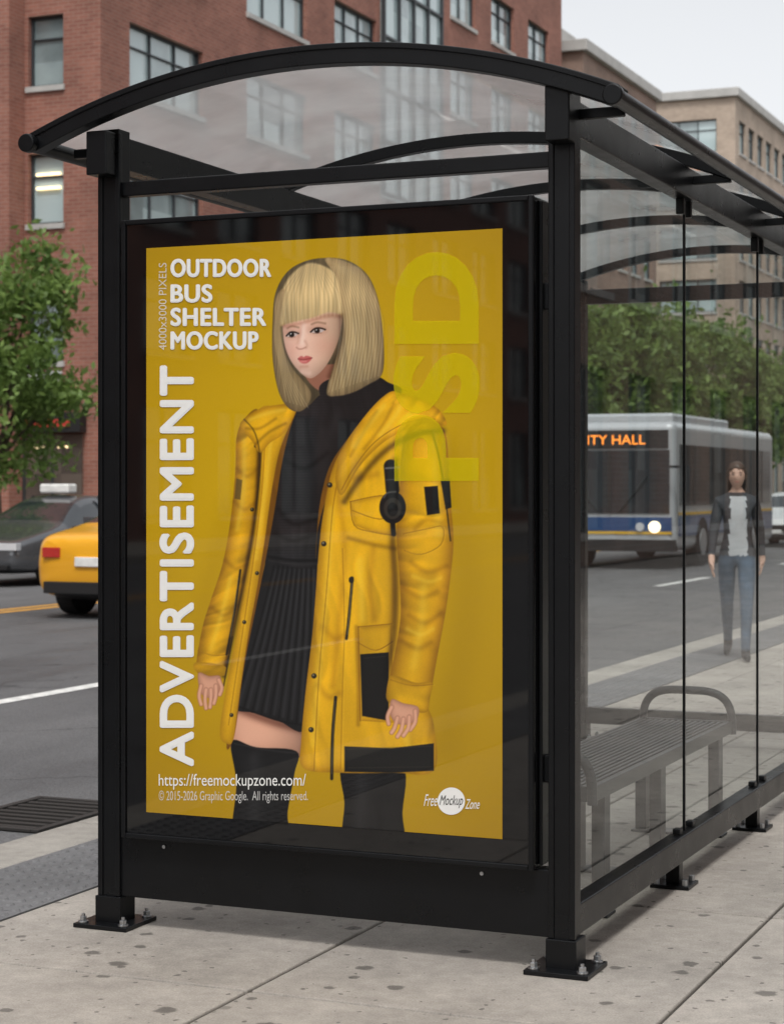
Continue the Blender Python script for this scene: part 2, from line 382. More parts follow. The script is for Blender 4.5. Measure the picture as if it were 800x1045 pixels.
rowsA=[(4.6,6.4),(8.1,9.9),(11.6,13.4),(15.1,16.9),(18.6,20.4),(22.1,23.9)]
winA=[(37.6,41.5),(44.1,48.1),(50.1,53.4),(55.6,58.4),(60.1,62.7),(64.4,67.0),(68.7,71.3)]
eA=building('red_brick_building',-60,-24,36.2,73,27,M_brick,rowsA,winA,rowsA,[(-34.8,-33.6),(-32,-31),(-29.6,-28.6),(-26.15,-25.1)])
ox,oy=-42,54.6
w=MB(); w.box(-60-ox,-26.25-ox,35.5-oy,36.19-oy,0,27); w.obj('corner_wing',[M_brick],eA)
w=MB()
for (za) in (9.35,9.0): w.box(-26.0-ox,-25.3-ox,36.34-oy,36.41-oy,za,za+.07)
w.obj('ceiling_lamps',[M_warm],eA)
cw=MB()
for zz in np.arange(11.2,26.5,1.75):
    cw.box(-23.95-ox,-23.82-ox,53.7-oy,58.9-oy,zz,zz+0.09,1)
for yy in np.arange(53.7,59.0,1.3):
    cw.box(-23.95-ox,-23.80-ox,yy-oy-0.04,yy-oy+0.04,11.2,26.5,1)
cw.box(-23.99-ox,-23.92-ox,53.7-oy,58.9-oy,11.1,26.5,0)
cw.obj('curtain_wall',[M_win,M_frame],eA)
sh=MB()
for yy in np.arange(37,72,5.0):
    sh.box(-23.98-ox,-23.93-ox,yy-oy,yy+4.2-oy,0.5,3.3,0)
    for q in range(4): sh.box(-23.93-ox,-23.86-ox,yy+q*1.4-0.03-oy,yy+q*1.4+0.03-oy,0.5,3.3,1)
    sh.box(-23.99-ox,-23.6-ox,yy-0.1-oy,yy+4.3-oy,3.35,3.95,2)
for (xa,xb) in ((-30.5,-27.2),(-26.9,-24.5)):
    yf=35.47 if xb<-26.3 else 36.17
    if xb>-26.3: xa=-26.2
    sh.box(xa-ox,xb-ox,yf-0.06-oy,yf-oy,0.4,2.75,0)
    sh.box(xa-0.1-ox,xb+0.1-ox,yf-0.3-oy,yf-0.001-oy,2.8,3.3,2)
    sh.box(xa+.2-ox,xb-.2-ox,yf-0.33-oy,yf-0.302-oy,2.93,3.12,3)
    for q in np.arange(xa,xb,.85): sh.box(q-.03-ox,q+.03-ox,yf-.1-oy,yf-.06-oy,.4,2.75,1)
    for q in np.arange(xa+.3,xb-.3,.7): sh.box(q-ox,q+.3-ox,yf-.066-oy,yf-.061-oy,2.4,2.46,4)
sh.obj('shopfront',[M_shop,M_frame,M_blacktrim,mat('sign_lettering_red',(0.5,0.04,0.03),0.6),M_warm],eA)

eB=building('brown_brick_building',-44,-24,76,88,20.6,M_brick2,[(1,4),(5,7),(8.3,10.3),(11.6,13.6),(14.9,16.9),(18,19.6)],[(77+i*2.2,78.4+i*2.2) for i in range(5)],
   [(5,7),(8.3,10.3),(11.6,13.6),(14.9,16.9)],[(-42+i*3,-40.5+i*3) for i in range(6)])
pb=boxo('upper_storey',-12,6,-4.5,5.5,21.1,24.0,M_stone,eB,bevel=0.02)
rowsC=[(1,4.2)]+[(5.4+3.1*i,7.3+3.1*i) for i in range(6)]
eC=building('tan_office_building',-52,-24,105,150,24.0,M_tan,rowsC,[(106+i*2.4,107.7+i*2.4) for i in range(18)],rowsC,[(-50+i*4.3,-46.6+i*4.3) for i in range(6)])
eD=building('brown_brick_building',-50,-24,160,230,30,M_brick2,rowsC,[(162+i*3,164+i*3) for i in range(22)],rowsC,[(-48+i*4,-45+i*4) for i in range(5)])
rowsN=[(0.6,3.6),(5,7),(8.4,10.4),(11.8,13.8),(15.2,17.2)]
eN=building('brick_apartment_building',8.6,24,9,110,19,M_brick2,rowsN,[(11+i*3.2,13+i*3.2) for i in range(30)],rowsN,[(10+i*3,11.6+i*3) for i in range(4)],side=-1)
building('brick_apartment_building',8.6,24,-75,-6,21,M_tan,rowsN,[(-73+i*3.2,-71+i*3.2) for i in range(20)],rowsN,[(10+i*3,11.6+i*3) for i in range(4)],side=-1)  # unseen, added behind the camera to darken reflections in the black panel
building('red_brick_building',-50,-24,-75,13,20,M_brick,rowsN,[(-73+i*4,-70.5+i*4) for i in range(21)],rowsN,[(-46+i*4,-44+i*4) for i in range(5)])  # also unseen behind the camera, added for darker reflections on the ad box

se=empty('shop_sign',(-25.6,36.0,3.95))
boxo('panel',-0.62,0.62,-0.12,0.0,-0.42,0.38,mat('sign_white',(0.75,0.77,0.78),0.4),se,0.03)
boxo('stripe',-0.5,0.5,-0.13,-0.121,-0.12,0.16,mat('sign_blue',(0.05,0.2,0.35),0.4),se,0.0)
se=empty('shop_sign',(-26.45,34.8,3.2))
boxo('panel',-0.28,0.28,-0.1,0.0,-0.42,0.42,mat('sign_dark',(0.03,0.03,0.035),0.4),se,0.02)
boxo('bracket',-.03,.03,0,.7,.25,.3,M_frame,se,0.0)
v,f=text_mesh('M'); mesh_obj('letter',[(-.18+.36*a[0],-.104,-.2+.42*a[1]) for a in v],f,M_white,se)

# ------------------------------------------------------------------ trees
def tree(name,x,y,h,cr,seed,nleaf=9000,leaf=0.11,trunk_frac=0.36):
    rs=np.random.default_rng(seed); e=empty(name,(x,y,0))
    tr=MB()
    def limb(p0,p1,r0,r1,n=8):
        p0=Vector(p0);p1=Vector(p1); d=(p1-p0).normalized(); q=d.to_track_quat('Z','Y'); b0=len(tr.v)
        for p,r in ((p0,r0),(p1,r1)):
            for i in range(n):
                a=2*math.pi*i/n; tr.v.append(tuple(p+q@Vector((r*math.cos(a),r*math.sin(a),0))))
        for i in range(n):
            j=(i+1)%n; tr.f.append((b0+i,b0+j,b0+n+j,b0+n+i)); tr.m.append(0)
    th=h*trunk_frac; cz=th+(h-th)*0.5; chz=(h-th)*0.56
    p=(0,0,-0.05); r=h*0.017
    for q in range(4):
        p2=(p[0]+rs.uniform(-.04,.04),p[1]+rs.uniform(-.04,.04),th*(q+1)/4); limb(p,p2,r,r*0.9); p=p2; r*=0.9
    cen=[]
    for i in range(11):
        a=i*2.4+rs.uniform(-.3,.3); rr=cr*rs.uniform(0.35,0.85); z=cz+chz*rs.uniform(-0.65,0.8)
        tip=(rr*math.cos(a),rr*math.sin(a),z); mid=(tip[0]*0.45,tip[1]*0.45,th+(z-th)*0.5)
        limb(p,mid,r*0.6,r*0.35,6); limb(mid,tip,r*0.35,r*0.1,5); cen.append(tip)
        for w in range(3):
            t2=(tip[0]+rs.normal(0,cr*.22),tip[1]+rs.normal(0,cr*.22),tip[2]+rs.normal(0,chz*.2)); limb(mid,t2,r*.2,r*.05,4); cen.append(t2)
    for i in range(26):
        v=rs.normal(size=3); v/=np.linalg.norm(v); rr=rs.uniform(0.55,0.98); cen.append((v[0]*cr*rr,v[1]*cr*rr,cz+v[2]*chz*rr))
    tr.obj('trunk_and_limbs',[M_bark],e,smooth=True)
    cen=np.array(cen); idx=rs.integers(0,len(cen),nleaf)
    sz=rs.uniform(0.09,0.2,len(cen))*cr
    P=cen[idx]+rs.normal(size=(nleaf,3))*sz[idx][:,None]*np.array([1,1,0.75])
    A=rs.normal(size=(nleaf,3)); A/=np.linalg.norm(A,axis=1)[:,None]
    B=np.cross(A,rs.normal(size=(nleaf,3))); B/=np.linalg.norm(B,axis=1)[:,None]
    L=leaf*rs.uniform(0.6,1.3,nleaf)[:,None]
    V=np.stack([P-A*L,P+B*L*0.45,P+A*L,P-B*L*0.45],1).reshape(-1,3)
    F=np.arange(nleaf*4).reshape(-1,4)
    me=bpy.data.meshes.new('crown'); me.vertices.add(len(V)); me.vertices.foreach_set('co',V.ravel())
    me.loops.add(nleaf*4); me.loops.foreach_set('vertex_index',F.ravel()); me.polygons.add(nleaf)
    me.polygons.foreach_set('loop_start',np.arange(nleaf)*4); me.update(calc_edges=True); me.materials.append(M_leaf)
    o=bpy.data.objects.new('crown',me); scene.collection.objects.link(o); o.parent=e
    return e
tree('street_tree',-20.45,26.6,6.35,2.1,1,12000,0.10,0.30)
tree('street_tree',-20.2,60,7.6,2.6,2,8000,0.17)
tree('street_tree',-20.2,67,8.6,3.0,3,8000,0.18)
tree('street_tree',-20.2,75,8.4,3.0,4,8000,0.18)
tree('street_tree',-20.2,84,9.0,3.2,5,7000,0.2)
tree('street_tree',-20.2,96,8.0,3.0,6,6000,0.22)
tree('street_tree',-20.2,110,8.5,3.2,7,6000,0.24)

# ------------------------------------------------------------------ cars
def car(name,x,y,rotz,paint,roof_sign=None,L=4.7):
    e=empty(name,(x,y,RZ),rotz)
    st=[(-2.35,.60,.30,.56,.60,.55),(-2.25,.80,.22,.66,.71,.70),(-1.6,.90,.17,.78,.86,.78),(-1.05,.915,.17,.88,.96,.78),(-0.35,.92,.17,.93,1.36,.60),
        (0.15,.92,.17,.94,1.44,.61),(0.95,.915,.17,.95,1.38,.59),(1.55,.91,.17,.97,1.08,.70),(2.15,.87,.22,.95,1.02,.74),(2.33,.80,.30,.84,.92,.66)]
    V=[];F=[];mi=[]
    for (yy,hw,lo,be,to,ht) in st:
        half=[(0,lo),(hw*.85,lo),(hw*.985,lo+.12),(hw,(lo+be)/2+.06),(hw*.965,be),(ht,to-.06 if to-be>.2 else to-.015),(ht*.78,to),(0,to+.012)]
        ring=half+[(-a,b_) for a,b_ in reversed(half[1:-1])]
        V+=[(a,yy,b_) for a,b_ in ring]
    n=14
    for i in range(len(st)-1):
        cab=(i in (3,4,5,6))
        for j in range(n):
            k2=(j+1)%n; F.append((i*n+j,i*n+k2,(i+1)*n+k2,(i+1)*n+j))
            m=0
            if cab and j in (4,9): m=1
            if i in (3,6) and j in (5,6,7,8): m=1
            if j in (0,13): m=2
            mi.append(m)
    F.append(tuple(reversed(range(n)))); mi.append(0); F.append(tuple((len(st)-1)*n+q for q in range(n))); mi.append(0)
    F=[tuple(reversed(f)) for f in F]
    o=mesh_obj('body',V,F,[paint,M_carglass,M_blacktrim],e,mi,smooth=True)
    sb=o.modifiers.new('s','SUBSURF'); sb.levels=3; sb.render_levels=3
    c=MB()
    for yy in (-1.42,1.42):
        c.cyl((0,yy,0.33),0.385,2.4,'X',32,0)
    cut=c.obj('cutter',[M_blacktrim]); cut.parent=e
    bo=o.modifiers.new('b','BOOLEAN'); bo.object=cut; bo.operation='DIFFERENCE'; bo.solver='EXACT'
    C.view_layer.update(); dg=C.evaluated_depsgraph_get()
    me=bpy.data.meshes.new_from_object(o.evaluated_get(dg)); o.modifiers.clear(); o.data=me
    bpy.data.objects.remove(cut)
    w=MB()
    for sx in (-1,1):
        for yy in (-1.42,1.42):
            w.cyl((sx*0.79,yy,0.33),0.33,0.22,'X',32,0); w.cyl((sx*0.895,yy,0.33),0.245,0.02,'X',24,1)
            w.cyl((sx*0.907,yy,0.33),0.20,0.01,'X',20,2)
            for q in range(7):
                a=q*2*math.pi/7; n0=len(w.v)
                ca,sa=math.cos(a),math.sin(a)
                for (r_,t_) in ((0.03,-.035),(0.22,-.04),(0.22,.04),(0.03,.035)):
                    w.v.append((sx*0.916,yy+r_*ca-t_*sa,0.33+r_*sa+t_*ca))
                w.f.append((n0,n0+1,n0+2,n0+3)); w.m.append(1)
            w.cyl((sx*0.915,yy,0.33),0.06,0.012,'X',12,1)
    w.box(-.8,.8,-1.7,1.7,.2,.5,2)
    w.obj('wheels',[M_tyre,M_rim,M_blacktrim],e)
    d=MB()
    for sx in (-1,1):
        d.box(sx*.42,sx*.74,-2.335,-2.20,.57,.68,0)
        d.box(sx*.46,sx*.70,2.18,2.325,.72,.84,1)
        d.box(sx*.92,sx*1.05,-.72,-.60,.95,1.07,3)
        for yy in (-.15,.85): d.box(sx*.925,sx*.94,yy,yy+.16,.80,.825,2)
        d.box(sx*.90,sx*.925,-.95,.0,.14,.2,2); d.box(sx*.90,sx*.925,.0,.95,.14,.2,2)
    d.box(-.36,.36,-2.39,-2.3,.42,.58,2); d.box(-.6,.6,-2.385,-2.25,.27,.34,2)
    d.box(-.24,.24,2.31,2.35,.62,.73,4); d.box(-.22,.22,-2.41,-2.392,.36,.46,4)
    d.box(-.66,.66,2.24,2.36,.30,.44,2)
    d.obj('lights_and_trim',[M_head,M_tail,M_blacktrim,paint,M_white],e,bevel=0.012)
    for sx in (-1,1):
        tube('b_pillar',[(sx*.895,.12,.93),(sx*.63,.2,1.40)],.028,M_blacktrim,e,3)
    if roof_sign:
        boxo('roof_sign',-.28,.28,-.16,.12,1.45,1.60,roof_sign,e,0.03)
    return e
P_grey=mat('grey_car_paint',(0.13,0.135,0.145),0.25,0.6,coat=1.0)
P_yel=mat('taxi_yellow_paint',(0.80,0.38,0.015),0.3,0.0,coat=0.8)
P_white=mat('white_car_paint',(0.65,0.66,0.66),0.3,0.0,coat=0.8)
car('parked_car',-15.95,21.9,0,P_grey,M_white)
car('yellow_taxi',-10.28,16.2,math.pi,P_yel,M_white)
car('white_car',-8.7,46.0,0,P_white)
car('parked_car',-16.25,52.0,0,P_grey)
car('parked_car',-16.25,60.0,math.pi,mat('blue_car_paint',(0.03,0.06,0.14),0.3,0.4,coat=0.8))

# ------------------------------------------------------------------ bus
be=empty('city_bus',(-8.85,29.8,RZ))
Pb=mat('bus_body_paint',(0.50,0.52,0.54),0.3,0.2,coat=0.5)
Pbl=mat('bus_blue_paint',(0.02,0.07,0.20),0.3,0.1,coat=0.5)
Py=mat('bus_yellow_stripe',(0.7,0.42,0.03),0.4)
boxo('body',-1.27,1.27,0,8.6,.34,2.78,Pb,be,0.16,5)
boxo('roof_unit',-.9,.9,1.2,5.8,2.78,2.98,Pb,be,0.05)
d=MB()
d.box(-1.16,1.16,-.02,.1,1.05,2.24,0)
d.box(-1.14,1.14,-.022,.1,2.27,2.62,1)
d.box(-1.2,1.2,-.015,.1,.72,.98,2); d.box(-1.2,1.2,-.018,.1,.66,.71,3)
d.box(-1.26,1.26,-.1,.2,.34,.56,1)
for sx in (-1,1):
    d.cyl((sx*.88,-.03,.80),.11,.06,'Y',20,4); d.cyl((sx*.60,-.03,.80),.08,.06,'Y',20,5)
    d.box(sx*1.2,sx*1.52,-.25,-.2,1.9,1.95,1); d.box(sx*1.42,sx*1.62,-.28,-.18,1.45,1.95,1)
    tube('wiper',[(sx*.2,-.04,1.08),(sx*.75,-.05,1.75)],.015,M_blacktrim,be,2)
    d.box(sx*1.25,sx*1.285,.25,8.4,.62,1.0,2); d.box(sx*1.25,sx*1.288,.25,8.4,1.02,1.07,3)
    d.box(sx*1.25,sx*1.284,.3,8.2,1.20,2.35,0)
    for yy in (1.3,1.4,2.6,3.8,5.0,6.2,7.3): d.box(sx*1.25,sx*1.292,yy,yy+.05,1.20,2.35,1)
    for yy in (2.0,6.6):
        d.cyl((sx*1.15,yy,.48),.48,.28,'X',28,6); d.cyl((sx*1.295,yy,.48),.26,.02,'X',20,7)
d.box(-.03,.03,-.04,.1,1.05,2.24,1)
warm=mat('lit_headlamp',(0.9,0.8,0.6),0.2,emis=(1.0,0.80,0.5),estr=2.6)
d.obj('glazing_and_trim',[M_carglass,M_blacktrim,Pbl,Py,warm,M_head,M_tyre,M_rim],be,bevel=0.0)
v,f=text_mesh('24 CITY HALL',0.0)
led=mat('led_display',(0.3,0.08,0.01),0.5,emis=(1.0,0.28,0.03),estr=2.4)
mesh_obj('destination_text',[(-1.0+1.7*a[0],-.03,2.35+.18*a[1]) for a in v],f,led,be)

# ------------------------------------------------------------------ SHELTER
SH=empty('bus_shelter',(0,0,0))
XL,XR=-1.53,0.0; YE=4.95
hp=0.035
p=MB()
for (xx,yy) in ((XL,0),(XR,0),(XL,YE),(XR,YE)):
    p.box(xx-hp,xx+hp,yy-hp,yy+hp,0.012,2.575)
    p.box(xx-hp-.006,xx-hp+.012,yy-hp-.006,yy-hp+.012,0.1,2.56); p.box(xx+hp-.012,xx+hp+.006,yy-hp-.006,yy-hp+.012,0.1,2.56)
    p.box(xx-.047,xx+.047,yy-.047,yy+.047,0.012,0.10)
p.obj('posts',[M_black],SH,bevel=0.003)
fp=MB(); bo=MB()
for (xx,yy) in ((XL,0),(XR,0),(XL,YE),(XR,YE)):
    fp.box(xx-.098,xx+.098,yy-.098,yy+.098,0.002,0.016)
    for sx in(-1,1):
        for sy in(-1,1):
            cx_,cy_=xx+sx*.074,yy+sy*.074
            bo.cyl((cx_,cy_,.019),.017,.006,'Z',16); bo.cyl((cx_,cy_,.029),.012,.014,'Z',6); bo.cyl((cx_,cy_,.040),.006,.010,'Z',10)
for yy in (1.30,2.55,3.75):
    fp.box(-.09,.05,yy-.07,yy+.07,0.002,0.014); fp.box(-.045,.005,yy-.025,yy+.025,0.014,0.1)
    for s_ in (-1,1): bo.cyl((-.07,yy+s_*.05,.024),.011,.02,'Z',6); bo.cyl((.03,yy+s_*.05,.024),.011,.02,'Z',6)
fp.obj('foot_plates',[M_black],SH,bevel=0.002); bo.obj('anchor_bolts',[M_steel],SH,bevel=0.001)
r=MB()
r.box(XL+hp,XR-hp,-.022,.022,2.358,2.405)
r.box(XL+hp+.001,XR-hp-.001,-.03,.03,.10,.298)
r.box(-.032,.032,hp,YE-hp,2.45,2.555); r.box(XL-.032,XL+.032,hp,YE-hp,2.45,2.555)
r.box(-.030,.030,hp,YE-hp,.10,.19)
r.box(XL+hp,XR-hp,YE-.025,YE+.025,2.44,2.52); r.box(XL+hp,XR-hp,YE-.025,YE+.025,.10,.19)
r.box(XL-.045,XL+.03,-.105,-.042,2.42,2.56); r.box(-.03,.045,-.105,-.042,2.42,2.58)
r.obj('rails',[M_black],SH,bevel=0.004)
rv=MB()
for xx in (-1.33,-.25):
    rv.cyl((xx,-.0325,.272),.006,.005,'Y',10)
rv.obj('rivets',[M_steel],SH)
RC=(-.787,2.753-2.55); RR=2.55; HA=math.asin(.985/2.55)
def arcbeam(mb,r0,r1,y0,y1,ha=HA,n=48,xlim=None):
    b0=len(mb.v)
    for i in range(n+1):
        a=-ha+2*ha*i/n
        for (rr,yy) in ((r0,y0),(r1,y0),(r1,y1),(r0,y1)):
            mb.v.append((RC[0]+rr*math.sin(a),yy,RC[1]+rr*math.cos(a)))
    for i in range(n):
        for j in range(4):
            k_=(j+1)%4; mb.f.append((b0+i*4+j,b0+i*4+k_,b0+i*4+4+k_,b0+i*4+4+j)); mb.m.append(0)
    mb.f.append((b0,b0+3,b0+2,b0+1)); q=b0+n*4; mb.f.append((q,q+1,q+2,q+3)); mb.m+=[0,0]
a=MB()
arcbeam(a,RR-.055,RR,-.13,-.075); arcbeam(a,RR-.012,RR+.006,-.135,-.03)
for yy in (1.36,2.55,3.75,YE+.06): arcbeam(a,RR-.055,RR-.012,yy-.022,yy+.022,HA*.985)
a.obj('roof_arches',[M_black],SH,bevel=0.003)
gsh=MB()
n_=48
for i in range(n_+1):
    a_=-HA*.99+2*HA*.99*i/n_
    for yy in (-.029,YE+.09): gsh.v.append((RC[0]+(RR-.008)*math.sin(a_),yy,RC[1]+(RR-.008)*math.cos(a_)))
for i in range(n_): gsh.f.append((2*i,2*i+1,2*i+3,2*i+2)); gsh.m.append(0)
gsh.obj('roof_glazing',[M_roofglass],SH,smooth=True)
pz=RC[1]+(RR-.03)*math.cos(HA)
ed=MB()
for sx in (-1,1):
    X=RC[0]+sx*(RR-.02)*math.sin(HA)
    ed.cyl((X,(YE-.03)/2,pz),.025,YE+.26,'Y',24); ed.cyl((X,-.15,pz),.030,.03,'Y',24); ed.cyl((X,YE+.11,pz),.030,.03,'Y',24)
ed.obj('gutter_tubes',[M_black],SH,bevel=0.004)
cs=MB()
for yy in (.03,1.36,2.55,3.75,YE-.03):
    cs.box(.033,.17,yy-.012,yy+.012,2.50,2.53); cs.box(XL-.17,XL-.033,yy-.012,yy+.012,2.50,2.53)
cs.obj('roof_brackets',[M_black],SH,bevel=0.003)
ys=[hp+.004,1.36,2.55,3.75,YE-hp-.004]
gl=MB()
for i in range(4):
    n=len(gl.v); ya,yb=ys[i]+.005,ys[i+1]-.005
    gl.v+=[(0,ya,.191),(0,yb,.191),(0,yb,2.449),(0,ya,2.449)]; gl.f.append((n,n+1,n+2,n+3)); gl.m.append(0)
gl.obj('side_glass',[M_glass],SH)
dv=MB(); clp=MB()
for yy in ys[1:4]:
    dv.box(-.0045,.0045,yy-.0045,yy+.0045,.191,2.449)
    for s_ in(-1,1):
        clp.box(-.015,.015,yy+s_*.05-.012,yy+s_*.05+.012,2.39,2.449)
        clp.box(-.014,.014,yy+s_*.09-.02,yy+s_*.09+.02,.191,.212)
dv.obj('glass_seams',[M_black],SH); clp.obj('glass_clamps',[M_black],SH,bevel=0.004)
AX0,AX1,AZ0,AZ1=-1.462,-.074,.300,2.272
boxo('ad_box',AX0,AX1,-.070,.06,AZ0,AZ1,M_blackgloss,SH,0.006,3)
fr=MB()
fr.box(AX0,AX0+.016,-.078,-.069,AZ0,AZ1); fr.box(AX1-.016,AX1,-.078,-.069,AZ0,AZ1)
fr.box(AX0+.0161,AX1-.0161,-.0778,-.069,AZ1-.016,AZ1); fr.box(AX0+.0161,AX1-.0161,-.0778,-.069,AZ0,AZ0+.016)
fr.box(AX1+.001,AX1+.012,-.03,.045,AZ0+.01,AZ1-.01)
fr.box(AX1+.001,XR-hp-.001,-.01,.03,AZ0+.25,AZ0+.33); fr.box(AX1+.001,XR-hp-.001,-.01,.03,AZ1-.33,AZ1-.25)
fr.obj('ad_box_frame',[M_black],SH,bevel=0.003)

# ------------------------------------------------------------------ POSTER artwork (flat print, colour stored per mesh vertex)
PW0,PW1,PH0,PH1=-1.372,-.171,.386,2.179
def art(ax,ay):
    s=(ax-150.)/363.; u=s+.08*s*(1-s); v=(829+28*s-ay)/(576+48*s)
    return PW0+u*(PW1-PW0), PH0+v*(PH1-PH0)
GX,GY=560,850
U,Vv=np.meshgrid(np.linspace(0,1,GX),np.linspace(0,1,GY))
S=(1.08-np.sqrt(1.1664-.32*U))/.16
PX=(150+363*S).astype(np.float32); PY=(829+28*S-Vv*(576+48*S)).astype(np.float32)
IMG=np.zeros((GY,GX,3),np.float32)
_l={}
def vn(x,y,seed):
    if seed not in _l: _l[seed]=np.random.default_rng(seed).random((256,256)).astype(np.float32)
    r=_l[seed]; xi=np.floor(x).astype(int); yi=np.floor(y).astype(int); fx=x-xi; fy=y-yi
    fx=fx*fx*fx*(fx*(fx*6-15)+10); fy=fy*fy*fy*(fy*(fy*6-15)+10)
    a=r[yi&255,xi&255];b_=r[yi&255,(xi+1)&255];c=r[(yi+1)&255,xi&255];d_=r[(yi+1)&255,(xi+1)&255]
    return (a*(1-fx)+b_*fx)*(1-fy)+(c*(1-fx)+d_*fx)*fy
def fbm(x,y,seed,o=4):
    t=0;a=.5
    for i in range(o):
        ca_,sa_=math.cos(.6+i*1.1),math.sin(.6+i*1.1)
        t=t+a*vn((x*ca_-y*sa_)*2**i,(x*sa_+y*ca_)*2**i,seed+i*17); a*=.5
    return t/(1-.5**o)
def wrinkle(ang,lx,ly,seed,k):
    ca_,sa_=math.cos(ang),math.sin(ang)
    wx=PX+26*(fbm(PX/60,PY/60,seed+3,2)-.5); wy=PY+26*(fbm(PX/60,PY/60,seed+5,2)-.5)
    a=(wx*ca_+wy*sa_)/ly; b_=(-wx*sa_+wy*ca_)/lx
    h=0; am=1.
    for i in range(2):
        n=vn(a*1.6**i+i*9.3,b_*1.9**i+i*4.1,seed+i*7); h=h+am*np.sqrt((2*n-1)**2+.10); am*=.35
    gy_,gx_=np.gradient(h)
    gy_=-gy_*(GY/600.); gx_=gx_*(GX/363.)
    s=(gx_*.75+gy_*.65)*lx
    return np.clip(1+k*s,.72,1.10)
def smoothpts(P,closed=True,k=6):
    P=np.array(P,float); n=len(P); out=[]
    rng_=range(n if closed else n-1)
    for i in rng_:
        if closed: p0,p1,p2,p3=P[(i-1)%n],P[i],P[(i+1)%n],P[(i+2)%n]
        else: p0,p1,p2,p3=P[max(i-1,0)],P[i],P[i+1],P[min(i+2,n-1)]
        for t in np.arange(k)/k:
            out.append(.5*((2*p1)+(-p0+p2)*t+(2*p0-5*p1+4*p2-p3)*t*t+(-p0+3*p1-3*p2+p3)*t**3))
    if not closed: out.append(P[-1])
    return np.array(out)
def window(P,mg):
    x0,y0=P.min(0)-mg; x1,y1=P.max(0)+mg
    cols=np.where((PX[0]>=x0)&(PX[0]<=x1))[0]; rows=np.where((PY.min(1)<=y1)&(PY.max(1)>=y0))[0]
    if len(cols)==0 or len(rows)==0: return None
    return slice(rows[0],rows[-1]+1),slice(cols[0],cols[-1]+1)
def distseg(X,Y,P,closed):
    d=np.full(X.shape,1e9,np.float32); ins=np.zeros(X.shape,bool); n=len(P)
    for i in range(n if closed else n-1):
        ax,ay=P[i]; bx,by=P[(i+1)%n]; dx,dy=bx-ax,by-ay; L=dx*dx+dy*dy+1e-9
        t=np.clip(((X-ax)*dx+(Y-ay)*dy)/L,0,1); dd=(X-ax-t*dx)**2+(Y-ay-t*dy)**2
        d=np.minimum(d,dd)
        if closed:
            c=((ay>Y)!=(by>Y))
            if abs(dy)>1e-9: ins^=c&(X<dx*(Y-ay)/dy+ax)
    return np.sqrt(d),ins
def fill(P,col,soft=1.1,alpha=1.0,sm=True,edge=0.0,edgew=6.0):
    P=smoothpts(P) if sm else np.array(P,float)
    w=window(P,soft*2+1)
    if w is None: return
    X,Y=PX[w],PY[w]; d,ins=distseg(X,Y,P,True); sd=np.where(ins,-d,d)
    a=np.clip(.5-sd/soft,0,1)[...,None]*alpha
    c=col[w] if isinstance(col,np.ndarray) and col.ndim==3 else np.array(col,np.float32)[None,None,:]
    if edge:
        e_=edge*np.exp(-(np.maximum(-sd,0)/edgew)**1.3)
        c=c*np.stack([1-e_*.85,1-e_,1-e_*1.05],-1)
    IMG[w]=IMG[w]*(1-a)+c*a
def stroke(P,wd,col,alpha=1.0,soft=1.0,sm=True,mult=False):
    P=smoothpts(P,False,4) if sm and len(P)>2 else np.array(P,float)
    w=window(P,wd+soft*2)
    if w is None: return
    X,Y=PX[w],PY[w]; d,_=distseg(X,Y,P,False)
    if soft>3: a=np.exp(-(d/(wd*.5+soft*.40))**2*2.2)
    else: a=np.clip((wd/2+soft/2-d)/soft,0,1)
    a=(a*alpha)[...,None]
    if mult: IMG[w]=IMG[w]*(1-a+a*np.array(col,np.float32))
    else: IMG[w]=IMG[w]*(1-a)+np.array(col,np.float32)*a
def disc(x,y,rx,ry,col,alpha=1,soft=1):
    t=np.linspace(0,2*np.pi,17)[:-1]; fill([(x+rx*math.cos(q),y+ry*math.sin(q)) for q in t],col,soft,alpha)
def fold(P,wd=7,k=.72,a=.7): stroke(P,wd*.3,(k,k*.93,k*.8),a,wd*1.2,mult=True)
def lite(P,wd=6,a=.30): stroke(P,wd*.3,(1.0,.87,.34),a,wd*1.3)
ones=np.ones((GY,GX,1),np.float32)
rr=np.sqrt(((PX-335)/330)**2+((PY-500)/430)**2)
bgc=np.stack([.835-.19*np.clip(rr,0,1.3)**1.5,.675-.175*np.clip(rr,0,1.3)**1.5,.02+0*rr],-1).astype(np.float32)
bgc*= (1+.02*(fbm(PX/60,PY/60,5)-.5))[...,None]
IMG[:]=bgc
stroke([(455,470),(475,600),(455,760)],20,(.84,.82,.75),.4,60,mult=True)
stroke([(235,520),(205,640)],10,(.87,.85,.8),.35,40,mult=True)
blk=np.array([.095,.093,.098],np.float32)*wrinkle(1.4,18,60,31,.12)[...,None]*ones
knit=blk*(1+.09*np.sin(PY*2.2)[...,None])*(1+.6*np.exp(-((PX-306-(PY-480)*-.08)/18)**2))[...,None]
sk_l=1-.32*np.clip((PX-268)/45,0,1)**1.6
skin=np.array([.92,.70,.59],np.float32)*sk_l[...,None]*ones
# legs
fill([(352,780),(410,780),(411,830),(409,866),(354,866),(352,820)],blk*.8,edge=.3)
stroke([(370,790),(368,860)],8,(.17,.17,.175),.5,18)
fill([(238,712),(318,722),(312,770),(276,772),(238,768)],skin,edge=.25,edgew=9)
stroke([(240,722),(262,731),(286,739),(314,745)],5,(.50,.40,.37),.8,12,mult=True)
fill([(237,757),(262,763),(303,767),(301,790),(294,830),(293,860),(241,860),(242,800)],blk*.8,edge=.25)
stroke([(260,775),(260,850)],8,(.19,.19,.195),.5,20)
stroke([(240,759),(270,765),(302,769)],1.6,(.2,.2,.2),.6,1.5)
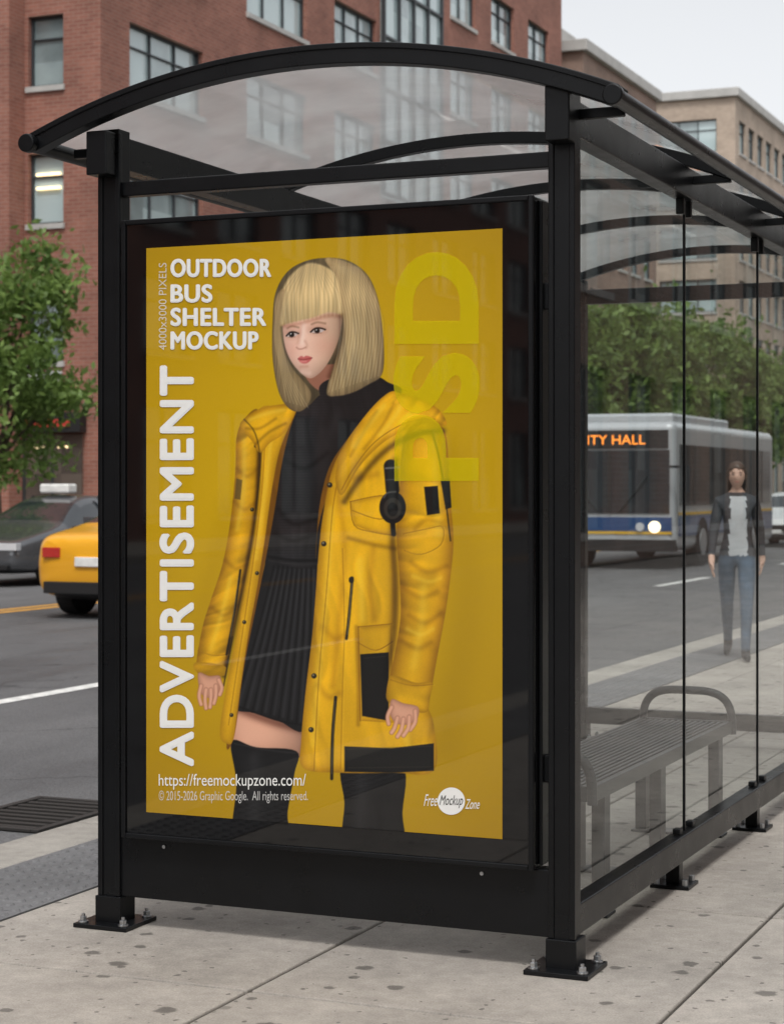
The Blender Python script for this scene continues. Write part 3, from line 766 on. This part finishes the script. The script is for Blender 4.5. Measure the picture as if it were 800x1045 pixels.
# skirt
fill([(277,560),(322,562),(320,650),(314,742),(285,736),(262,728),(236,719),(248,665),(262,610),(270,580)],blk*1.05,edge=.2)
for i,(a_,b_) in enumerate(zip(np.linspace(280,318,9),np.linspace(240,312,9))):
    stroke([(a_,578),((a_+b_)/2+2,650),(b_,722+i*2.3)],1.6,(.02,.02,.02),.85,1.8)
    stroke([(a_+2.8,582),((a_+b_)/2+5,650),(b_+4.5,720+i*2.3)],2.0,(.20,.20,.21),.55,3.4)
stroke([(238,719),(262,728),(286,736),(314,741)],1.5,(.02,.02,.02),.8,1.5)
# sweater
fill([(303,415),(322,404),(330,390),(340,384),(382,384),(396,390),(410,400),(382,425),(352,458),(334,500),(326,575),(274,570),(273,540),(279,500),(286,460),(294,432)],knit,edge=.25)
for q in ([(330,440),(318,490),(308,560)],[(345,425),(335,450),(330,490)]): stroke(q,4,(.17,.17,.175),.4,14)
for q in ([(285,520),(300,535),(322,530)],[(282,545),(300,552),(320,546)],[(292,470),(312,478),(335,462)]): stroke(q,2,(.03,.03,.032),.5,7)
stroke([(275,568),(300,572),(324,572)],2.4,(.015,.015,.015),.9,2); stroke([(275,572),(300,576),(324,576)],1.2,(.2,.2,.2),.5,1.6)
for yy_ in (392,396,400): stroke([(333,yy_+2),(355,yy_+5),(386,yy_-2)],1,(.03,.03,.03),.5,2)
stroke([(332,404),(355,410),(388,401)],1.8,(.02,.02,.02),.8,3)
# jacket cloth: softly shaded matte fabric
fC=vn(PX/1.2,PY/1.2,12)
base=np.array([.925,.705,.085],np.float32)*(1+.03*(fC-.5))[...,None]*ones
lowf=(.97+.16*(fbm(PX/60,PY/80,71,2)-.5))[...,None]
body_w=base*lowf*wrinkle(1.45,26,95,201,.085)[...,None]
slvR=base*lowf*wrinkle(.35,24,50,233,.11)[...,None]
slvL=base*lowf*wrinkle(-.35,20,42,260,.11)[...,None]
hood=base*lowf*wrinkle(-.95,18,60,290,.09)[...,None]
inner=base*np.array([.50,.42,.5],np.float32)*wrinkle(1.3,16,60,320,.1)[...,None]
def seam(P,a=.6):
    stroke(P,.9,(.52,.33,.03),a,1.1); stroke([(x+1.7,y+.5) for x,y in P],.7,(1,.84,.3),.22,1.2)
fill([(303,416),(296,440),(288,475),(281,520),(272,570),(262,620),(250,680),(240,750),(232,757),(250,650),(262,560),(276,470),(285,425)],inner)
Lp=[(303,414),(286,415),(264,420),(260,480),(254,560),(243,640),(232,700),(225,748),(232,759),(239,754),(245,710),(253,655),(263,600),(271,550),(278,500),(286,460),(297,432)]
fill(Lp,body_w*.96,edge=.22,edgew=4)
Ls=[(264,418),(249,429),(242,447),(241,480),(236,530),(228,575),(216,612),(207,642),(201,682),(210,689),(229,688),(238,650),(247,610),(257,560),(264,505),(268,455)]
fill(Ls,slvL,edge=.40,edgew=8)
for q in ([(243,478),(252,486),(262,480)],[(240,512),(250,520),(260,514)],[(231,572),(241,580),(252,576)],[(217,620),(230,628),(242,618)]): fold(q,6,.74,.5)
lite([(250,450),(249,500),(243,540)],6,.3); lite([(236,590),(226,630),(216,662)],6,.28)
fold([(266,440),(262,520),(250,590),(238,650),(229,690)],6,.42,.9)
seam([(203,664),(218,669),(234,668)]); fill([(201,676),(230,680),(229,690),(202,686)],slvL*.88,edge=.2)
fill([(242,488),(248,490),(246,510),(240,509)],(.22,.18,.1),alpha=.6,sm=False)
lite([(278,440),(270,510),(262,570)],5,.3)
seam([(272,425),(268,500),(258,580),(246,660),(234,740)],.5)
stroke([(246,582),(240,625),(232,668)],2.2,(.09,.08,.06),.9,1.2); stroke([(244,590),(236,650)],.8,(.55,.5,.4),.5,.8)
stroke([(238,650),(229,700)],1.3,(.12,.10,.06),.8,1.2)
for x_,y_ in ((262,455),(258,520),(263,585),(250,635),(237,730)): disc(x_,y_,2.0,2.0,(.15,.13,.09)); disc(x_-.5,y_-.6,.8,.8,(.5,.45,.3))
fill([(303,413),(284,413),(266,417),(250,427),(246,436),(258,450),(266,462),(276,452),(288,444),(298,430)],hood*1.03,edge=.32,edgew=5)
fold([(252,437),(266,437),(282,427)],4,.68,.6); fold([(262,453),(275,441),(292,432)],4,.62,.6); lite([(256,428),(272,422),(290,418)],5,.35)
stroke([(250,428),(261,442),(266,470),(262,520)],1.3,(.14,.11,.04),.6,1.4)
fill([(404,402),(378,420),(355,448),(336,478),(326,520),(323,570),(325,540),(338,500),(365,465),(400,430)],inner)
Rp=[(398,403),(380,417),(357,446),(340,478),(331,520),(326,560),(320,640),(313,700),(308,755),(310,784),(345,789),(400,789),(443,787),(443,740),(432,700),(436,600),(440,500),(440,440),(425,412)]
fill(Rp,body_w,edge=.30,edgew=6)
for q in ([(345,500),(352,560),(346,640),(340,700)],[(381,560),(378,600),(382,632)],[(400,555),(402,600),(399,640)],[(350,474),(362,488),(385,484)],[(330,640),(342,652),(352,648)],[(326,700),(336,712),(346,708)]): fold(q,9,.80,.55)
for q in ([(338,520),(334,600),(326,680),(320,760)],[(368,572),(370,632)],[(412,742),(420,775)]): lite(q,8,.28)
seam([(348,478),(340,520),(334,600),(326,690),(321,786)]); seam([(350,560),(352,640),(350,700),(348,785)],.45)
fold([(356,549),(382,556),(404,560)],6,.62,.6)
fill([(358,512),(388,506),(408,508),(410,540),(404,547),(380,543),(362,536)],body_w*1.01,edge=.24,edgew=3,sm=False); seam([(358,512),(388,506),(409,508)],.9); seam([(360,521),(388,530),(408,522)],.9); seam([(358,512),(362,536),(380,543),(404,547)],.9)
fold([(364,640),(366,690),(366,740)],5,.66,.6)
fill([(366,640),(400,637),(402,738),(368,736)],body_w*.99,sm=False,edge=.24,edgew=3)
seam([(366,640),(400,637)],.9); seam([(366,640),(368,736)],.9); seam([(366,656),(384,664),(401,655)],.9)
fill([(368,668),(397,666),(397,736),(370,731)],(.085,.08,.07),sm=False,edge=.3,edgew=4); stroke([(372,672),(394,670)],1,(.25,.23,.18),.5,1)
stroke([(360,590),(357,625),(354,652)],2.8,(.10,.09,.06),.95,1.2); stroke([(360,592),(355,648)],.8,(.7,.65,.5),.6,.8); disc(359,592,2.6,3.4,(.12,.11,.09))
stroke([(343,712),(340,750),(339,795)],3.2,(.09,.08,.06),.95,1.2); stroke([(342,716),(339,790)],.8,(.6,.55,.4),.5,.8)
fill([(352,762),(400,764),(443,759),(443,787),(400,789),(352,788)],(.09,.085,.075),sm=False,edge=.2,edgew=4); stroke([(354,765),(441,762)],1,(.26,.24,.2),.5,1); stroke([(356,784),(441,783)],1,(.24,.22,.18),.4,1)
for x_,y_ in ((337,495),(331,555),(321,690),(318,745)): disc(x_,y_,2.7,2.7,(.13,.12,.09)); disc(x_-.7,y_-.8,1.1,1.1,(.5,.46,.36))
Rs=[(430,420),(447,430),(456,448),(459,500),(463,548),(461,580),(455,625),(447,668),(439,712),(435,727),(416,724),(396,715),(396,700),(403,668),(409,630),(408,590),(405,545),(408,500),(412,450)]
fold([(404,470),(401,540),(404,600),(402,650),(394,690)],9,.50,.85)
fill(Rs,slvR*1.02,edge=.42,edgew=10)
for q in ([(420,574),(436,584),(456,578)],[(412,600),(430,610),(446,604)],[(418,628),(434,636),(450,626)],[(410,654),(426,662),(440,656)],[(424,540),(436,530),(450,534)]): fold(q,7,.76,.55)
lite([(440,455),(446,500),(448,545)],12,.28); lite([(432,600),(430,640),(422,680)],10,.25); lite([(422,588),(438,594),(450,590)],5,.3); lite([(416,642),(430,648),(442,642)],5,.3)
fill([(397,693),(404,690),(424,697),(441,697),(439,712),(435,727),(416,724),(396,716)],slvR*.96,edge=.26,edgew=4); seam([(399,694),(420,700),(442,699)],.8); seam([(412,545),(436,540),(452,538),(450,556),(430,566),(413,562)],.6)
fill([(433,497),(447,496),(449,524),(436,526)],(.07,.07,.07),sm=False); fill([(450,490),(459,488),(461,518),(455,520)],(.07,.07,.07),sm=False)
stroke([(441,440),(449,470),(455,510),(460,552)],1.6,(.12,.10,.06),.8,1.2)
Hc=[(398,400),(412,402),(432,408),(449,419),(456,434),(440,432),(420,436),(400,446),(384,458),(366,478),(350,505),(343,492),(346,470),(358,446),(378,418)]
fold([(452,440),(430,442),(405,452),(385,468),(365,492),(352,512)],8,.48,.9)
fill(Hc,hood*1.05,edge=.32,edgew=5)
for q in ([(385,420),(372,440),(358,465)],[(402,412),(392,432),(372,458)]): fold(q,5,.74,.55)
for q in ([(392,414),(378,432),(362,456)],[(412,408),(404,424),(388,444)]): lite(q,6,.35)
seam([(444,428),(420,430),(398,440),(378,456),(360,480),(349,500)],.7)
stroke([(399,476),(401,500)],14,(.09,.09,.085),1,1.5); stroke([(394,478),(408,477)],2,(.5,.5,.5),.7,1); stroke([(394,490),(408,489)],1.2,(.3,.3,.3),.8,1)
disc(401,518,13.5,16.5,(.08,.08,.08)); disc(401,519,9,11,(.19,.18,.16)); disc(401,520,5.5,7,(.06,.06,.06)); stroke([(392,508),(396,503),(404,502)],1.5,(.5,.5,.48),.6,1.5)
stroke([(401,533),(402,545)],5,(.07,.07,.07),1,1.5)
# hands
hcol=np.array([.86,.64,.53],np.float32)*ones
fill([(203,687),(214,690),(225,690),(226,700),(222,712),(212,712),(205,706)],hcol,edge=.25,edgew=3)
for q in ([(206,700),(204,710),(206,719)],[(211,704),(210,714),(211,723)],[(216,704),(216,714),(215,722)],[(221,700),(221,710),(219,718)],[(224,694),(227,702),(225,709)]): stroke(q,4.6,(.62,.40,.31),.8,1.4); stroke(q,3.2,(.88,.66,.55),1,1.6)
fill([(400,714),(412,718),(427,722),(426,734),(416,740),(404,738),(398,728)],hcol,edge=.25,edgew=3)
for q in ([(424,726),(424,737),(419,745)],[(418,732),(417,743),(412,751)],[(412,734),(410,745),(406,752)],[(406,733),(403,743),(400,748)],[(400,722),(396,731),(397,739)]): stroke(q,4.8,(.62,.40,.31),.8,1.4); stroke(q,3.4,(.88,.66,.55),1,1.6)
# hair
hn=vn(PX*.75+8*vn(PX/40,PY/60,3),PY*.035,44)*.6+vn(PX*.28,PY*.02,45)*.4
hs=np.clip((PX-282)/110,0,1)
band=np.exp(-((PY-298-((PX-335)/30)**2*2)/15)**2)
hair=np.stack([.84+0*hs,.73+0*hs,.52+0*hs],-1).astype(np.float32)*(.74+.34*hn)[...,None]
hair*=(1-.38*np.abs(hs-.42)**1.2)[...,None]; hair*= (1-.24*np.clip((PY-355)/55,0,1))[...,None]; hair*=(1+.15*band)[...,None]
fill([(335,263),(356,266),(375,280),(386,305),(391,340),(392,370),(388,384),(375,393),(358,401),(345,404),(336,401),(326,404),(318,412),(306,420),(294,415),(285,398),(279,365),(279,325),(282,298),(294,277),(313,266)],hair*.5)
fill([(312,378),(345,372),(352,388),(340,400),(322,396)],np.array([.60,.40,.32],np.float32)*ones)
fill([(326,397),(334,388),(350,386),(378,384),(388,392),(392,404),(360,414),(334,412)],knit*.9)
lg=np.clip((PX-312)/34,-1,1)
fsh=1-.20*np.clip(lg,0,1)**1.5-.06*np.clip(-lg,0,1)**2-.12*np.clip((PY-366)/20,0,1)
face=np.array([.955,.785,.70],np.float32)*fsh[...,None]*ones; face[...,2]*=(1-.06*np.clip(lg,0,1))
fill([(289,318),(289.5,340),(292,355),(298,369),(307,380),(316.5,386),(325,382),(334,372),(342,357),(348,338),(348,312),(318,302),(292,306)],face,edge=.14,edgew=6)
disc(298,357,8,7,(.93,.56,.51),.16,14); disc(332,353,9,8,(.88,.50,.44),.18,16)
stroke([(308.5,333),(306,343),(305,350)],2.2,(.82,.60,.51),.45,6); stroke([(310.5,330),(309,349)],2.2,(1,.90,.84),.5,6)
stroke([(303.2,354.4),(305.5,356),(309,355.8),(312.6,354.2)],1.0,(.58,.33,.27),.6,1.8); disc(308.4,351.5,3,2.4,(1,.88,.82),.45,4)
stroke([(312,348),(314,352),(313,355)],1.5,(.78,.56,.48),.4,3.5)
for (ex,ey,ew) in ((298.6,341.6,5.2),(324.6,337.6,6.5)):
    disc(ex,ey-1.8,ew+3,5.2,(.66,.44,.37),.38,7)
    fill([(ex-ew,ey+1.2),(ex-ew*.4,ey-2.1),(ex+ew*.4,ey-2.4),(ex+ew,ey-.5),(ex+ew*.4,ey+1.8),(ex-ew*.5,ey+2.3)],(.80,.74,.72),1)
    disc(ex-.4,ey-.2,2.8,2.8,(.20,.14,.10)); disc(ex-.4,ey-.2,1.3,1.4,(.03,.02,.02)); disc(ex-1.1,ey-1.1,.6,.6,(1,1,1))
    stroke([(ex-ew-.4,ey+1.0),(ex-ew*.4,ey-2.5),(ex+ew*.4,ey-2.9),(ex+ew+1.4,ey-1.4)],1.6,(.07,.045,.035),.9,1.1)
    stroke([(ex-ew*.7,ey+2.5),(ex+ew*.6,ey+2.1)],.6,(.50,.30,.24),.55,1.2)
    stroke([(ex-ew*.9,ey-6.8),(ex,ey-8.8),(ex+ew+1.4,ey-7.6)],1.5,(.50,.36,.25),.65,2.0)
fill([(304.6,366),(308,363.2),(310.6,364.2),(313.4,362.9),(319,365.1),(315,369.9),(311,371),(307.4,369.9)],(.79,.40,.385),1.4)
stroke([(304.8,366.2),(311,366.8),(318.8,365.2)],.9,(.45,.16,.16),.8,1.1); stroke([(308,369),(313,368.7)],1.2,(.95,.66,.63),.55,2)
stroke([(307.5,374.2),(314,373.8)],1.8,(.76,.54,.46),.5,4); stroke([(309,379.5),(316,381)],3,(1,.87,.80),.35,6)
fill([(318,268),(296,282),(287,305),(286,331),(293,330.5),(300,328.5),(309,326.5),(318,324.5),(327,321.5),(336,318.5),(346,320),(351,322),(352,300),(345,280)],hair*1.04,2.2)
stroke([(288,333),(310,329),(335,322),(348,323)],2,(.74,.58,.51),.5,6,mult=True)
for i in range(30):
    x0=288+i*2.05; stroke([(318+(x0-318)*.35,272),(x0,300),(x0+.6,330-i*.36+(i%3))],.6,(.60,.48,.30) if i%2 else (.97,.90,.72),.30,1.3)
fill([(345,285),(350,318),(350,342),(345,362),(338,382),(334,402),(346,404),(362,400),(377,392),(389,384),(392,366),(390,330),(384,300),(372,278),(352,266),(332,264)],hair,1.6,edge=.18)
stroke([(349,322),(349,345),(344,364),(337,384)],2,(.56,.46,.38),.65,8,mult=True)
fill([(291,296),(286.5,325),(287.5,345),(292,362),(300,377),(311,390),(318,402),(314,414),(305,420),(293,414),(284,396),(279,362),(280,322),(284,300)],hair*.95,1.6,edge=.18)
for i in range(30):
    a_=i/29.; x0=348+a_*42; stroke([(338+a_*30,272),(x0,318),(x0-1+a_*3,350),(336+a_*52,400-a_*17)],.6,(.56,.43,.26) if i%2 else (.98,.91,.74),.32,1.5)
for i in range(14):
    a_=i/13.; stroke([(296-a_*9,298),(288-a_*8,340),(296-a_*9,380),(315-a_*24,416-a_*7)],.6,(.55,.42,.26) if i%2 else (.97,.90,.72),.32,1.5)
IMG*= (1+.02*(vn(PX*1.7,PY*1.7,77)-.5))[...,None]
IMG=np.clip(IMG,0,1)
lin=np.where(IMG<=.04045,IMG/12.92,((IMG+.055)/1.055)**2.4).astype(np.float32)*1.0
PST=empty('advertising_poster',(0,0,0)); PST.parent=SH
me=bpy.data.meshes.new('poster_print'); nv=GX*GY
co=np.zeros((nv,3),np.float32); co[:,0]=(PW0+U*(PW1-PW0)).ravel(); co[:,1]=-.0715; co[:,2]=(PH0+Vv*(PH1-PH0)).ravel()
me.vertices.add(nv); me.vertices.foreach_set('co',co.ravel())
ii=(np.arange(GY-1)[:,None]*GX+np.arange(GX-1)[None,:]).ravel()
Fq=np.stack([ii,ii+1,ii+1+GX,ii+GX],1); nf=len(Fq)
me.loops.add(nf*4); me.loops.foreach_set('vertex_index',Fq.ravel().astype(np.int32)); me.polygons.add(nf); me.polygons.foreach_set('loop_start',(np.arange(nf)*4).astype(np.int32)); me.update(calc_edges=True)
ca=me.color_attributes.new('print','FLOAT_COLOR','POINT'); rgba=np.ones((nv,4),np.float32); rgba[:,:3]=lin.reshape(-1,3); ca.data.foreach_set('color',rgba.ravel())
mp,nt,bs=new_mat('poster_print'); at=N(nt,'ShaderNodeAttribute',attribute_name='print'); nt.links.new(at.outputs['Color'],bs.inputs['Base Color'])
bs.inputs['Roughness'].default_value=.45; bs.inputs['Coat Weight'].default_value=.9; bs.inputs['Coat Roughness'].default_value=.0; bs.inputs['Specular IOR Level'].default_value=.2
me.materials.append(mp); o=bpy.data.objects.new('poster_print',me); scene.collection.objects.link(o); o.parent=PST
T_white=mat('poster_ink_white',(.86,.86,.84),.5)
def alpha_ink(name,col,a):
    m,nt,b=new_mat(name); b.inputs['Base Color'].default_value=(*col,1); b.inputs['Alpha'].default_value=a; b.inputs['Roughness'].default_value=.5; b.inputs['Specular IOR Level'].default_value=.1; return m
T_soft=alpha_ink('poster_ink_soft_white',(.86,.86,.84),.6); T_psd=alpha_ink('poster_ink_lime',srgb((.93,.87,.03)),.42)
def ptext(name,s,x0,y0,x1,y1,m,rot=False,bold=0.0,shear=0.0,yo=-.0732,sp=1.0,thick=0.0):
    v,f=text_mesh(s,bold,shear,sp); out=[];ff=[]
    cps=[(0,0)] if thick==0 else [(0,0)]+[(thick*math.cos(q*math.pi/4),thick*.75*math.sin(q*math.pi/4)) for q in range(8)]
    for c_,(tx,ty) in enumerate(cps):
        nb=len(out)
        for a_ in v:
            sx_=a_[0]; sy_=a_[1]
            if rot: ax=x1-sy_*(x1-x0); ay=y1-sx_*(y1-y0)
            else: ax=x0+sx_*(x1-x0); ay=y1-sy_*(y1-y0)
            X,Z=art(ax+tx,ay+ty); out.append((X,yo-c_*.0001,Z))
        ff+=[tuple(nb+i for i in q) for q in f]
    mesh_obj(name,out,ff,m,PST)
for nm,tx,xa,ya,xb,yb in (('headline_outdoor','OUTDOOR',176,264.5,277,282),('headline_bus','BUS',176,290.5,217,308),('headline_shelter','SHELTER',176,314.5,272,332),('headline_mockup','MOCKUP',176,338.5,264,356)):
    ptext(nm,tx,xa,ya,xb,yb,T_white,thick=1.0,sp=1.08)
ptext('size_text','4000x3000 PIXELS',163,268,171,357,T_soft,True)
ptext('advertisement_text','ADVERTISEMENT',165.5,374,197.5,781,T_white,True,sp=1.1,thick=1.8)
ptext('psd_text','PSD',402,257,490,491,T_psd,True,bold=.04,sp=1.08)
ptext('url_text','https://freemockupzone.com/',163,790,313,806,T_white,bold=.0)
ptext('copyright_text','© 2015-2026 Graphic Google.  All rights reserved.',163,807,315,820,T_soft)
t=np.linspace(0,2*np.pi,41)[:-1]
vv=[]
for q in t:
    X,Z=art(461+14*math.cos(q),818-14*math.sin(q)); vv.append((X,-.0731,Z))
mesh_obj('logo_disc',vv,[tuple(reversed(range(40)))],T_white,PST)
ptext('logo_free','Free',433,811,447,823,T_white,shear=.4)
ptext('logo_zone','Zone',475,816,490,826,T_white,shear=.4)
ptext('logo_name','Mockup',449,812,473,825,mat('poster_ink_black',(.02,.02,.02),.5),shear=.4,yo=-.0738)

# ------------------------------------------------------------------ bench
BE=empty('park_bench',(-.28,1.4,0))
bn=MB(); x0,x1=-.175,.185; yb0,yb1=-.85,1.05
for i in range(15):
    xx=x0+.012+i*(x1-x0-.024)/14; bn.box(xx-.007,xx+.007,yb0+.02,yb1-.02,.432,.452)
bn.box(x0-.012,x0+.004,yb0,yb1,.405,.455); bn.box(x1-.004,x1+.012,yb0,yb1,.405,.455)
bn.box(x0,x1,yb0,yb0+.02,.405,.455); bn.box(x0,x1,yb1-.02,yb1,.405,.455)
for yy in (yb0+.2,.05,yb1-.12): bn.box(x0,x1,yy-.02,yy+.02,.405,.431)
bn.obj('seat',[M_bench],BE,bevel=0.003)
lg=MB()
for yy in (yb0+.2,.05,yb1-.12):
    for (xa,xb) in ((x0+.005,x0+.05),(x1-.05,x1-.005)):
        lg.box(xa,xb,yy-.035,yy+.035,.01,.405)
    lg.box(x0-.01,x1+.01,yy-.05,yy+.05,.002,.012)
lg.obj('legs',[M_bench],BE,bevel=0.004)
ap=[]
for i in range(25):
    q=math.pi*i/24
    ap.append(((x0+x1)/2-.19*math.copysign(abs(math.cos(q))**.55,math.cos(q)),yb1+.015,.40+.175*abs(math.sin(q))**.6))
tube('armrest',ap,.017,M_bench,BE)
ap2=[(a_[0],yb0-.015,a_[2]) for a_ in ap]; tube('armrest_end',ap2,.017,M_bench,BE)

# ------------------------------------------------------------------ people
M_skin=mat('skin',(.58,.36,.27),.5); M_eye=mat('eye_dark',(.03,.02,.017),.3); M_lip=mat('lips',(.42,.16,.13),.5)
def person(name,x,y,rotz,mats,H=1.64,stride=.22,hairlong=True,shirtw=.055):
    top,legs,shoe,hair,shirt=mats; sc=H/1.66
    e=empty(name,(x,y,0),rotz)
    J=[];E=[];R=[];G=[]
    def j(p,r,par=None,g=0):
        J.append(p);R.append(r);i=len(J)-1
        if par is not None: E.append((par,i)); G.append(g)
        return i
    pel=j((0,0,.93),(.125,.095)); ab=j((0,-.005,1.06),(.108,.082),pel,0); ch=j((0,-.01,1.24),(.132,.098),ab,0); ub=j((0,0,1.36),(.11,.08),ch,0)
    nk=j((0,.005,1.43),(.050,.050),ub,0); hd=j((0,-.01,1.51),(.043,.048),nk,1)
    for s_ in (-1,1):
        st=stride*s_
        hp_=j((s_*.085,0,.86),(.084,.092),pel,2)
        kn=j((s_*.080,-st*.55-.03,.49),(.056,.060),hp_,2); an=j((s_*.07,-st+(.10 if s_<0 else -.0),.10+(.05 if s_<0 else 0)),(.036,.04),kn,2)
        hl=j((s_*.07,-st+(.11 if s_<0 else .01),.055+(.03 if s_<0 else 0)),(.036,.042),an,3)
        j((s_*.085,-st-.13+(.09 if s_<0 else 0),.035),(.036,.028),hl,3)
        sh_=j((s_*.148,.005,1.345),(.058,.058),ub,0)
        el=j((s_*.195,.02+st*.25,1.09),(.044,.046),sh_,0); wr=j((s_*.215,-.06+st*.65,.885),(.030,.030),el,0)
        pm=j((s_*.215,-.085+st*.75,.82),(.022,.034),wr,1)
        for q,(dy,ln) in enumerate(((-.030,.062),(-.010,.075),(.010,.070),(.028,.055))):
            f1=j((s_*.212,-.085+st*.75+dy,.785),(.0095,.0095),pm,1); f2=j((s_*.202,-.085+st*.75+dy*1.1-.004,.785-ln*.6),(.0085,.0085),f1,1); j((s_*.188,-.085+st*.75+dy*1.1-.004,.785-ln),(.007,.007),f2,1)
        t1=j((s_*.205,-.125+st*.75,.815),(.011,.011),pm,1); j((s_*.195,-.137+st*.75,.775),(.009,.009),t1,1)
    me=bpy.data.meshes.new('body'); me.from_pydata(J,E,[]); o=bpy.data.objects.new('body',me); scene.collection.objects.link(o)
    o.modifiers.new('k','SKIN')
    sk=me.skin_vertices[0].data
    for i,r_ in enumerate(R): sk[i].radius=r_
    sk[0].use_root=True
    sb=o.modifiers.new('s','SUBSURF'); sb.levels=3; sb.render_levels=3
    C.view_layer.update()
    m2=bpy.data.meshes.new_from_object(o.evaluated_get(C.evaluated_depsgraph_get())); bpy.data.objects.remove(o)
    m2.materials.clear()
    for m_ in (top,M_skin,legs,shoe,shirt): m2.materials.append(m_)
    Jn=np.array(J); A=Jn[[a for a,_ in E]];B_=Jn[[b for _,b in E]]
    for p in m2.polygons:
        c=np.array(p.center); d_=B_-A; t_=np.clip(((c-A)*d_).sum(1)/(d_*d_).sum(1),0,1); dd=np.linalg.norm(A+d_*t_[:,None]-c,axis=1)
        k_=int(dd.argmin()); g_=G[k_]
        if g_==0 and c[2]<.86 and abs(c[0])<.19: g_=2
        if g_==2 and c[2]>.885: g_=0
        if g_==0 and abs(c[0]-.01)<shirtw*(1+.35*(1.2-c[2])) and c[1]<-.02 and .885<c[2]<1.40: g_=4
        if g_==0 and c[2]>1.445: g_=1
        p.material_index=g_; p.use_smooth=True
    ob=bpy.data.objects.new('body',m2); scene.collection.objects.link(ob); ob.parent=e
    bm=bmesh.new(); bmesh.ops.create_uvsphere(bm,u_segments=28,v_segments=20,radius=1)
    for v_ in bm.verts:
        x_,y_,z_=v_.co
        w_=1.0 if z_>0 else 1-.32*(-z_)**1.3
        X=x_*.072*w_; Y=y_*.090*(1 if z_>-.2 else 1-.12*(-z_)); Z=z_*.112
        if y_<0 and abs(x_)<.18 and -.35<z_<.12: Y-=.018*(1-abs(x_)/.18)*(1-abs(z_+.2)/.35 if z_<.12 else 0)
        if y_<0 and .02<z_<.22 and .22<abs(x_)<.55: Y+=.006
        if y_<0 and z_<-.75: Y-=.006
        v_.co=(X,Y,Z)
    me=bpy.data.meshes.new('head'); bm.to_mesh(me); bm.free(); me.materials.append(M_skin)
    for p in me.polygons:p.use_smooth=True
    h=bpy.data.objects.new('head',me); scene.collection.objects.link(h); h.parent=e; h.location=(0,-.02,1.565)
    ft=MB()
    for s_ in(-1,1):
        ft.box(s_*.020,s_*.038,-.104,-.09,1.572,1.580,0); ft.box(s_*.018,s_*.042,-.105,-.09,1.594,1.598,2)
        ft.box(s_*.068,s_*.080,-.03,.0,1.535,1.585,1)
    ft.box(-.018,.018,-.106,-.09,1.512,1.520,3)
    ft.obj('face_details',[M_eye,M_skin,hair,M_lip],e,bevel=.003)
    bm=bmesh.new(); bmesh.ops.create_icosphere(bm,subdivisions=4,radius=1)
    rm_=[]
    for v_ in bm.verts:
        x_,y_,z_=v_.co; nn=.005*math.sin(x_*40+z_*6)
        X=x_*(.086+nn); Y=y_*(.104+nn)+.008; Z=z_*.122+.008
        if hairlong and z_<0 : Z=Z*2.1; X*=1+.18*(-z_); Y=Y*.8+.015
        if y_<-.25 and z_<.50-.25*abs(x_) and (abs(x_)<.80): rm_.append(v_)
        elif not hairlong and z_<-.35: rm_.append(v_)
        v_.co=(X,Y,Z)
    bmesh.ops.delete(bm,geom=rm_,context='VERTS')
    me=bpy.data.meshes.new('hair'); bm.to_mesh(me); bm.free(); me.materials.append(hair)
    for p in me.polygons:p.use_smooth=True
    h=bpy.data.objects.new('hair',me); scene.collection.objects.link(h); h.parent=e; h.location=(0,-.02,1.565)
    s2=h.modifiers.new('s','SOLIDIFY'); s2.thickness=.008
    e.scale=(sc,sc,sc)
    return e
den=mat('denim',(.06,.10,.15),.85,var=.3,vscale=14,bump=.5,bscale=18); jk=mat('dark_jacket',(.035,.037,.043),.8,var=.2,vscale=12,bump=.6,bscale=16); sht=mat('light_grey_shirt',(.50,.52,.54),.85,bump=.5,bscale=20)
hb=mat('brown_hair',(.06,.035,.022),.5,var=.3,vscale=40); shoe=mat('dark_shoe',(.02,.02,.022),.6)
person('walking_woman',-1.9,10.35,rad(14),(jk,den,shoe,hb,sht),1.60,.24,True,.07)

# ------------------------------------------------------------------ light
wd=bpy.data.worlds.new('World'); scene.world=wd; wd.use_nodes=True; nt=wd.node_tree
bg=nt.nodes['Background']; sky=N(nt,'ShaderNodeTexSky',sky_type='NISHITA'); sky.sun_disc=False
sky.air_density=1.0; sky.dust_density=3.0; sky.ozone_density=1.0
hs_=N(nt,'ShaderNodeHueSaturation'); hs_.inputs['Saturation'].default_value=.12; hs_.inputs['Value'].default_value=1.38
nt.links.new(sky.outputs[0],hs_.inputs['Color']); nt.links.new(hs_.outputs[0],bg.inputs['Color']); bg.inputs['Strength'].default_value=.15
sun=bpy.data.lights.new('sun','SUN'); sun.energy=1.5; sun.angle=rad(10); sun.color=(1,.97,.92)
so=bpy.data.objects.new('sun',sun); scene.collection.objects.link(so)
dirv=Vector((0.30,-.75,1.35)).normalized()
so.rotation_euler=dirv.to_track_quat('Z','Y').to_euler(); so.location=(0,0,30)
sky.sun_elevation=math.asin(dirv.z); sky.sun_rotation=math.atan2(dirv.x,dirv.y)

# ------------------------------------------------------------------ camera
cd=bpy.data.cameras.new('camera'); cam=bpy.data.objects.new('camera',cd); scene.collection.objects.link(cam)
cam.location=(1.765,-5.41,1.42); cam.rotation_euler=(rad(90),0,rad(23.2))
cd.sensor_fit='HORIZONTAL'; cd.sensor_width=36; cd.lens=88.8; cd.shift_y=-.032; cd.clip_end=2000; cd.clip_start=.05
cd.dof.use_dof=True; cd.dof.focus_distance=6.0; cd.dof.aperture_fstop=9
scene.camera=cam
scene.view_settings.view_transform='Standard'; scene.view_settings.look='None'; scene.view_settings.exposure=0
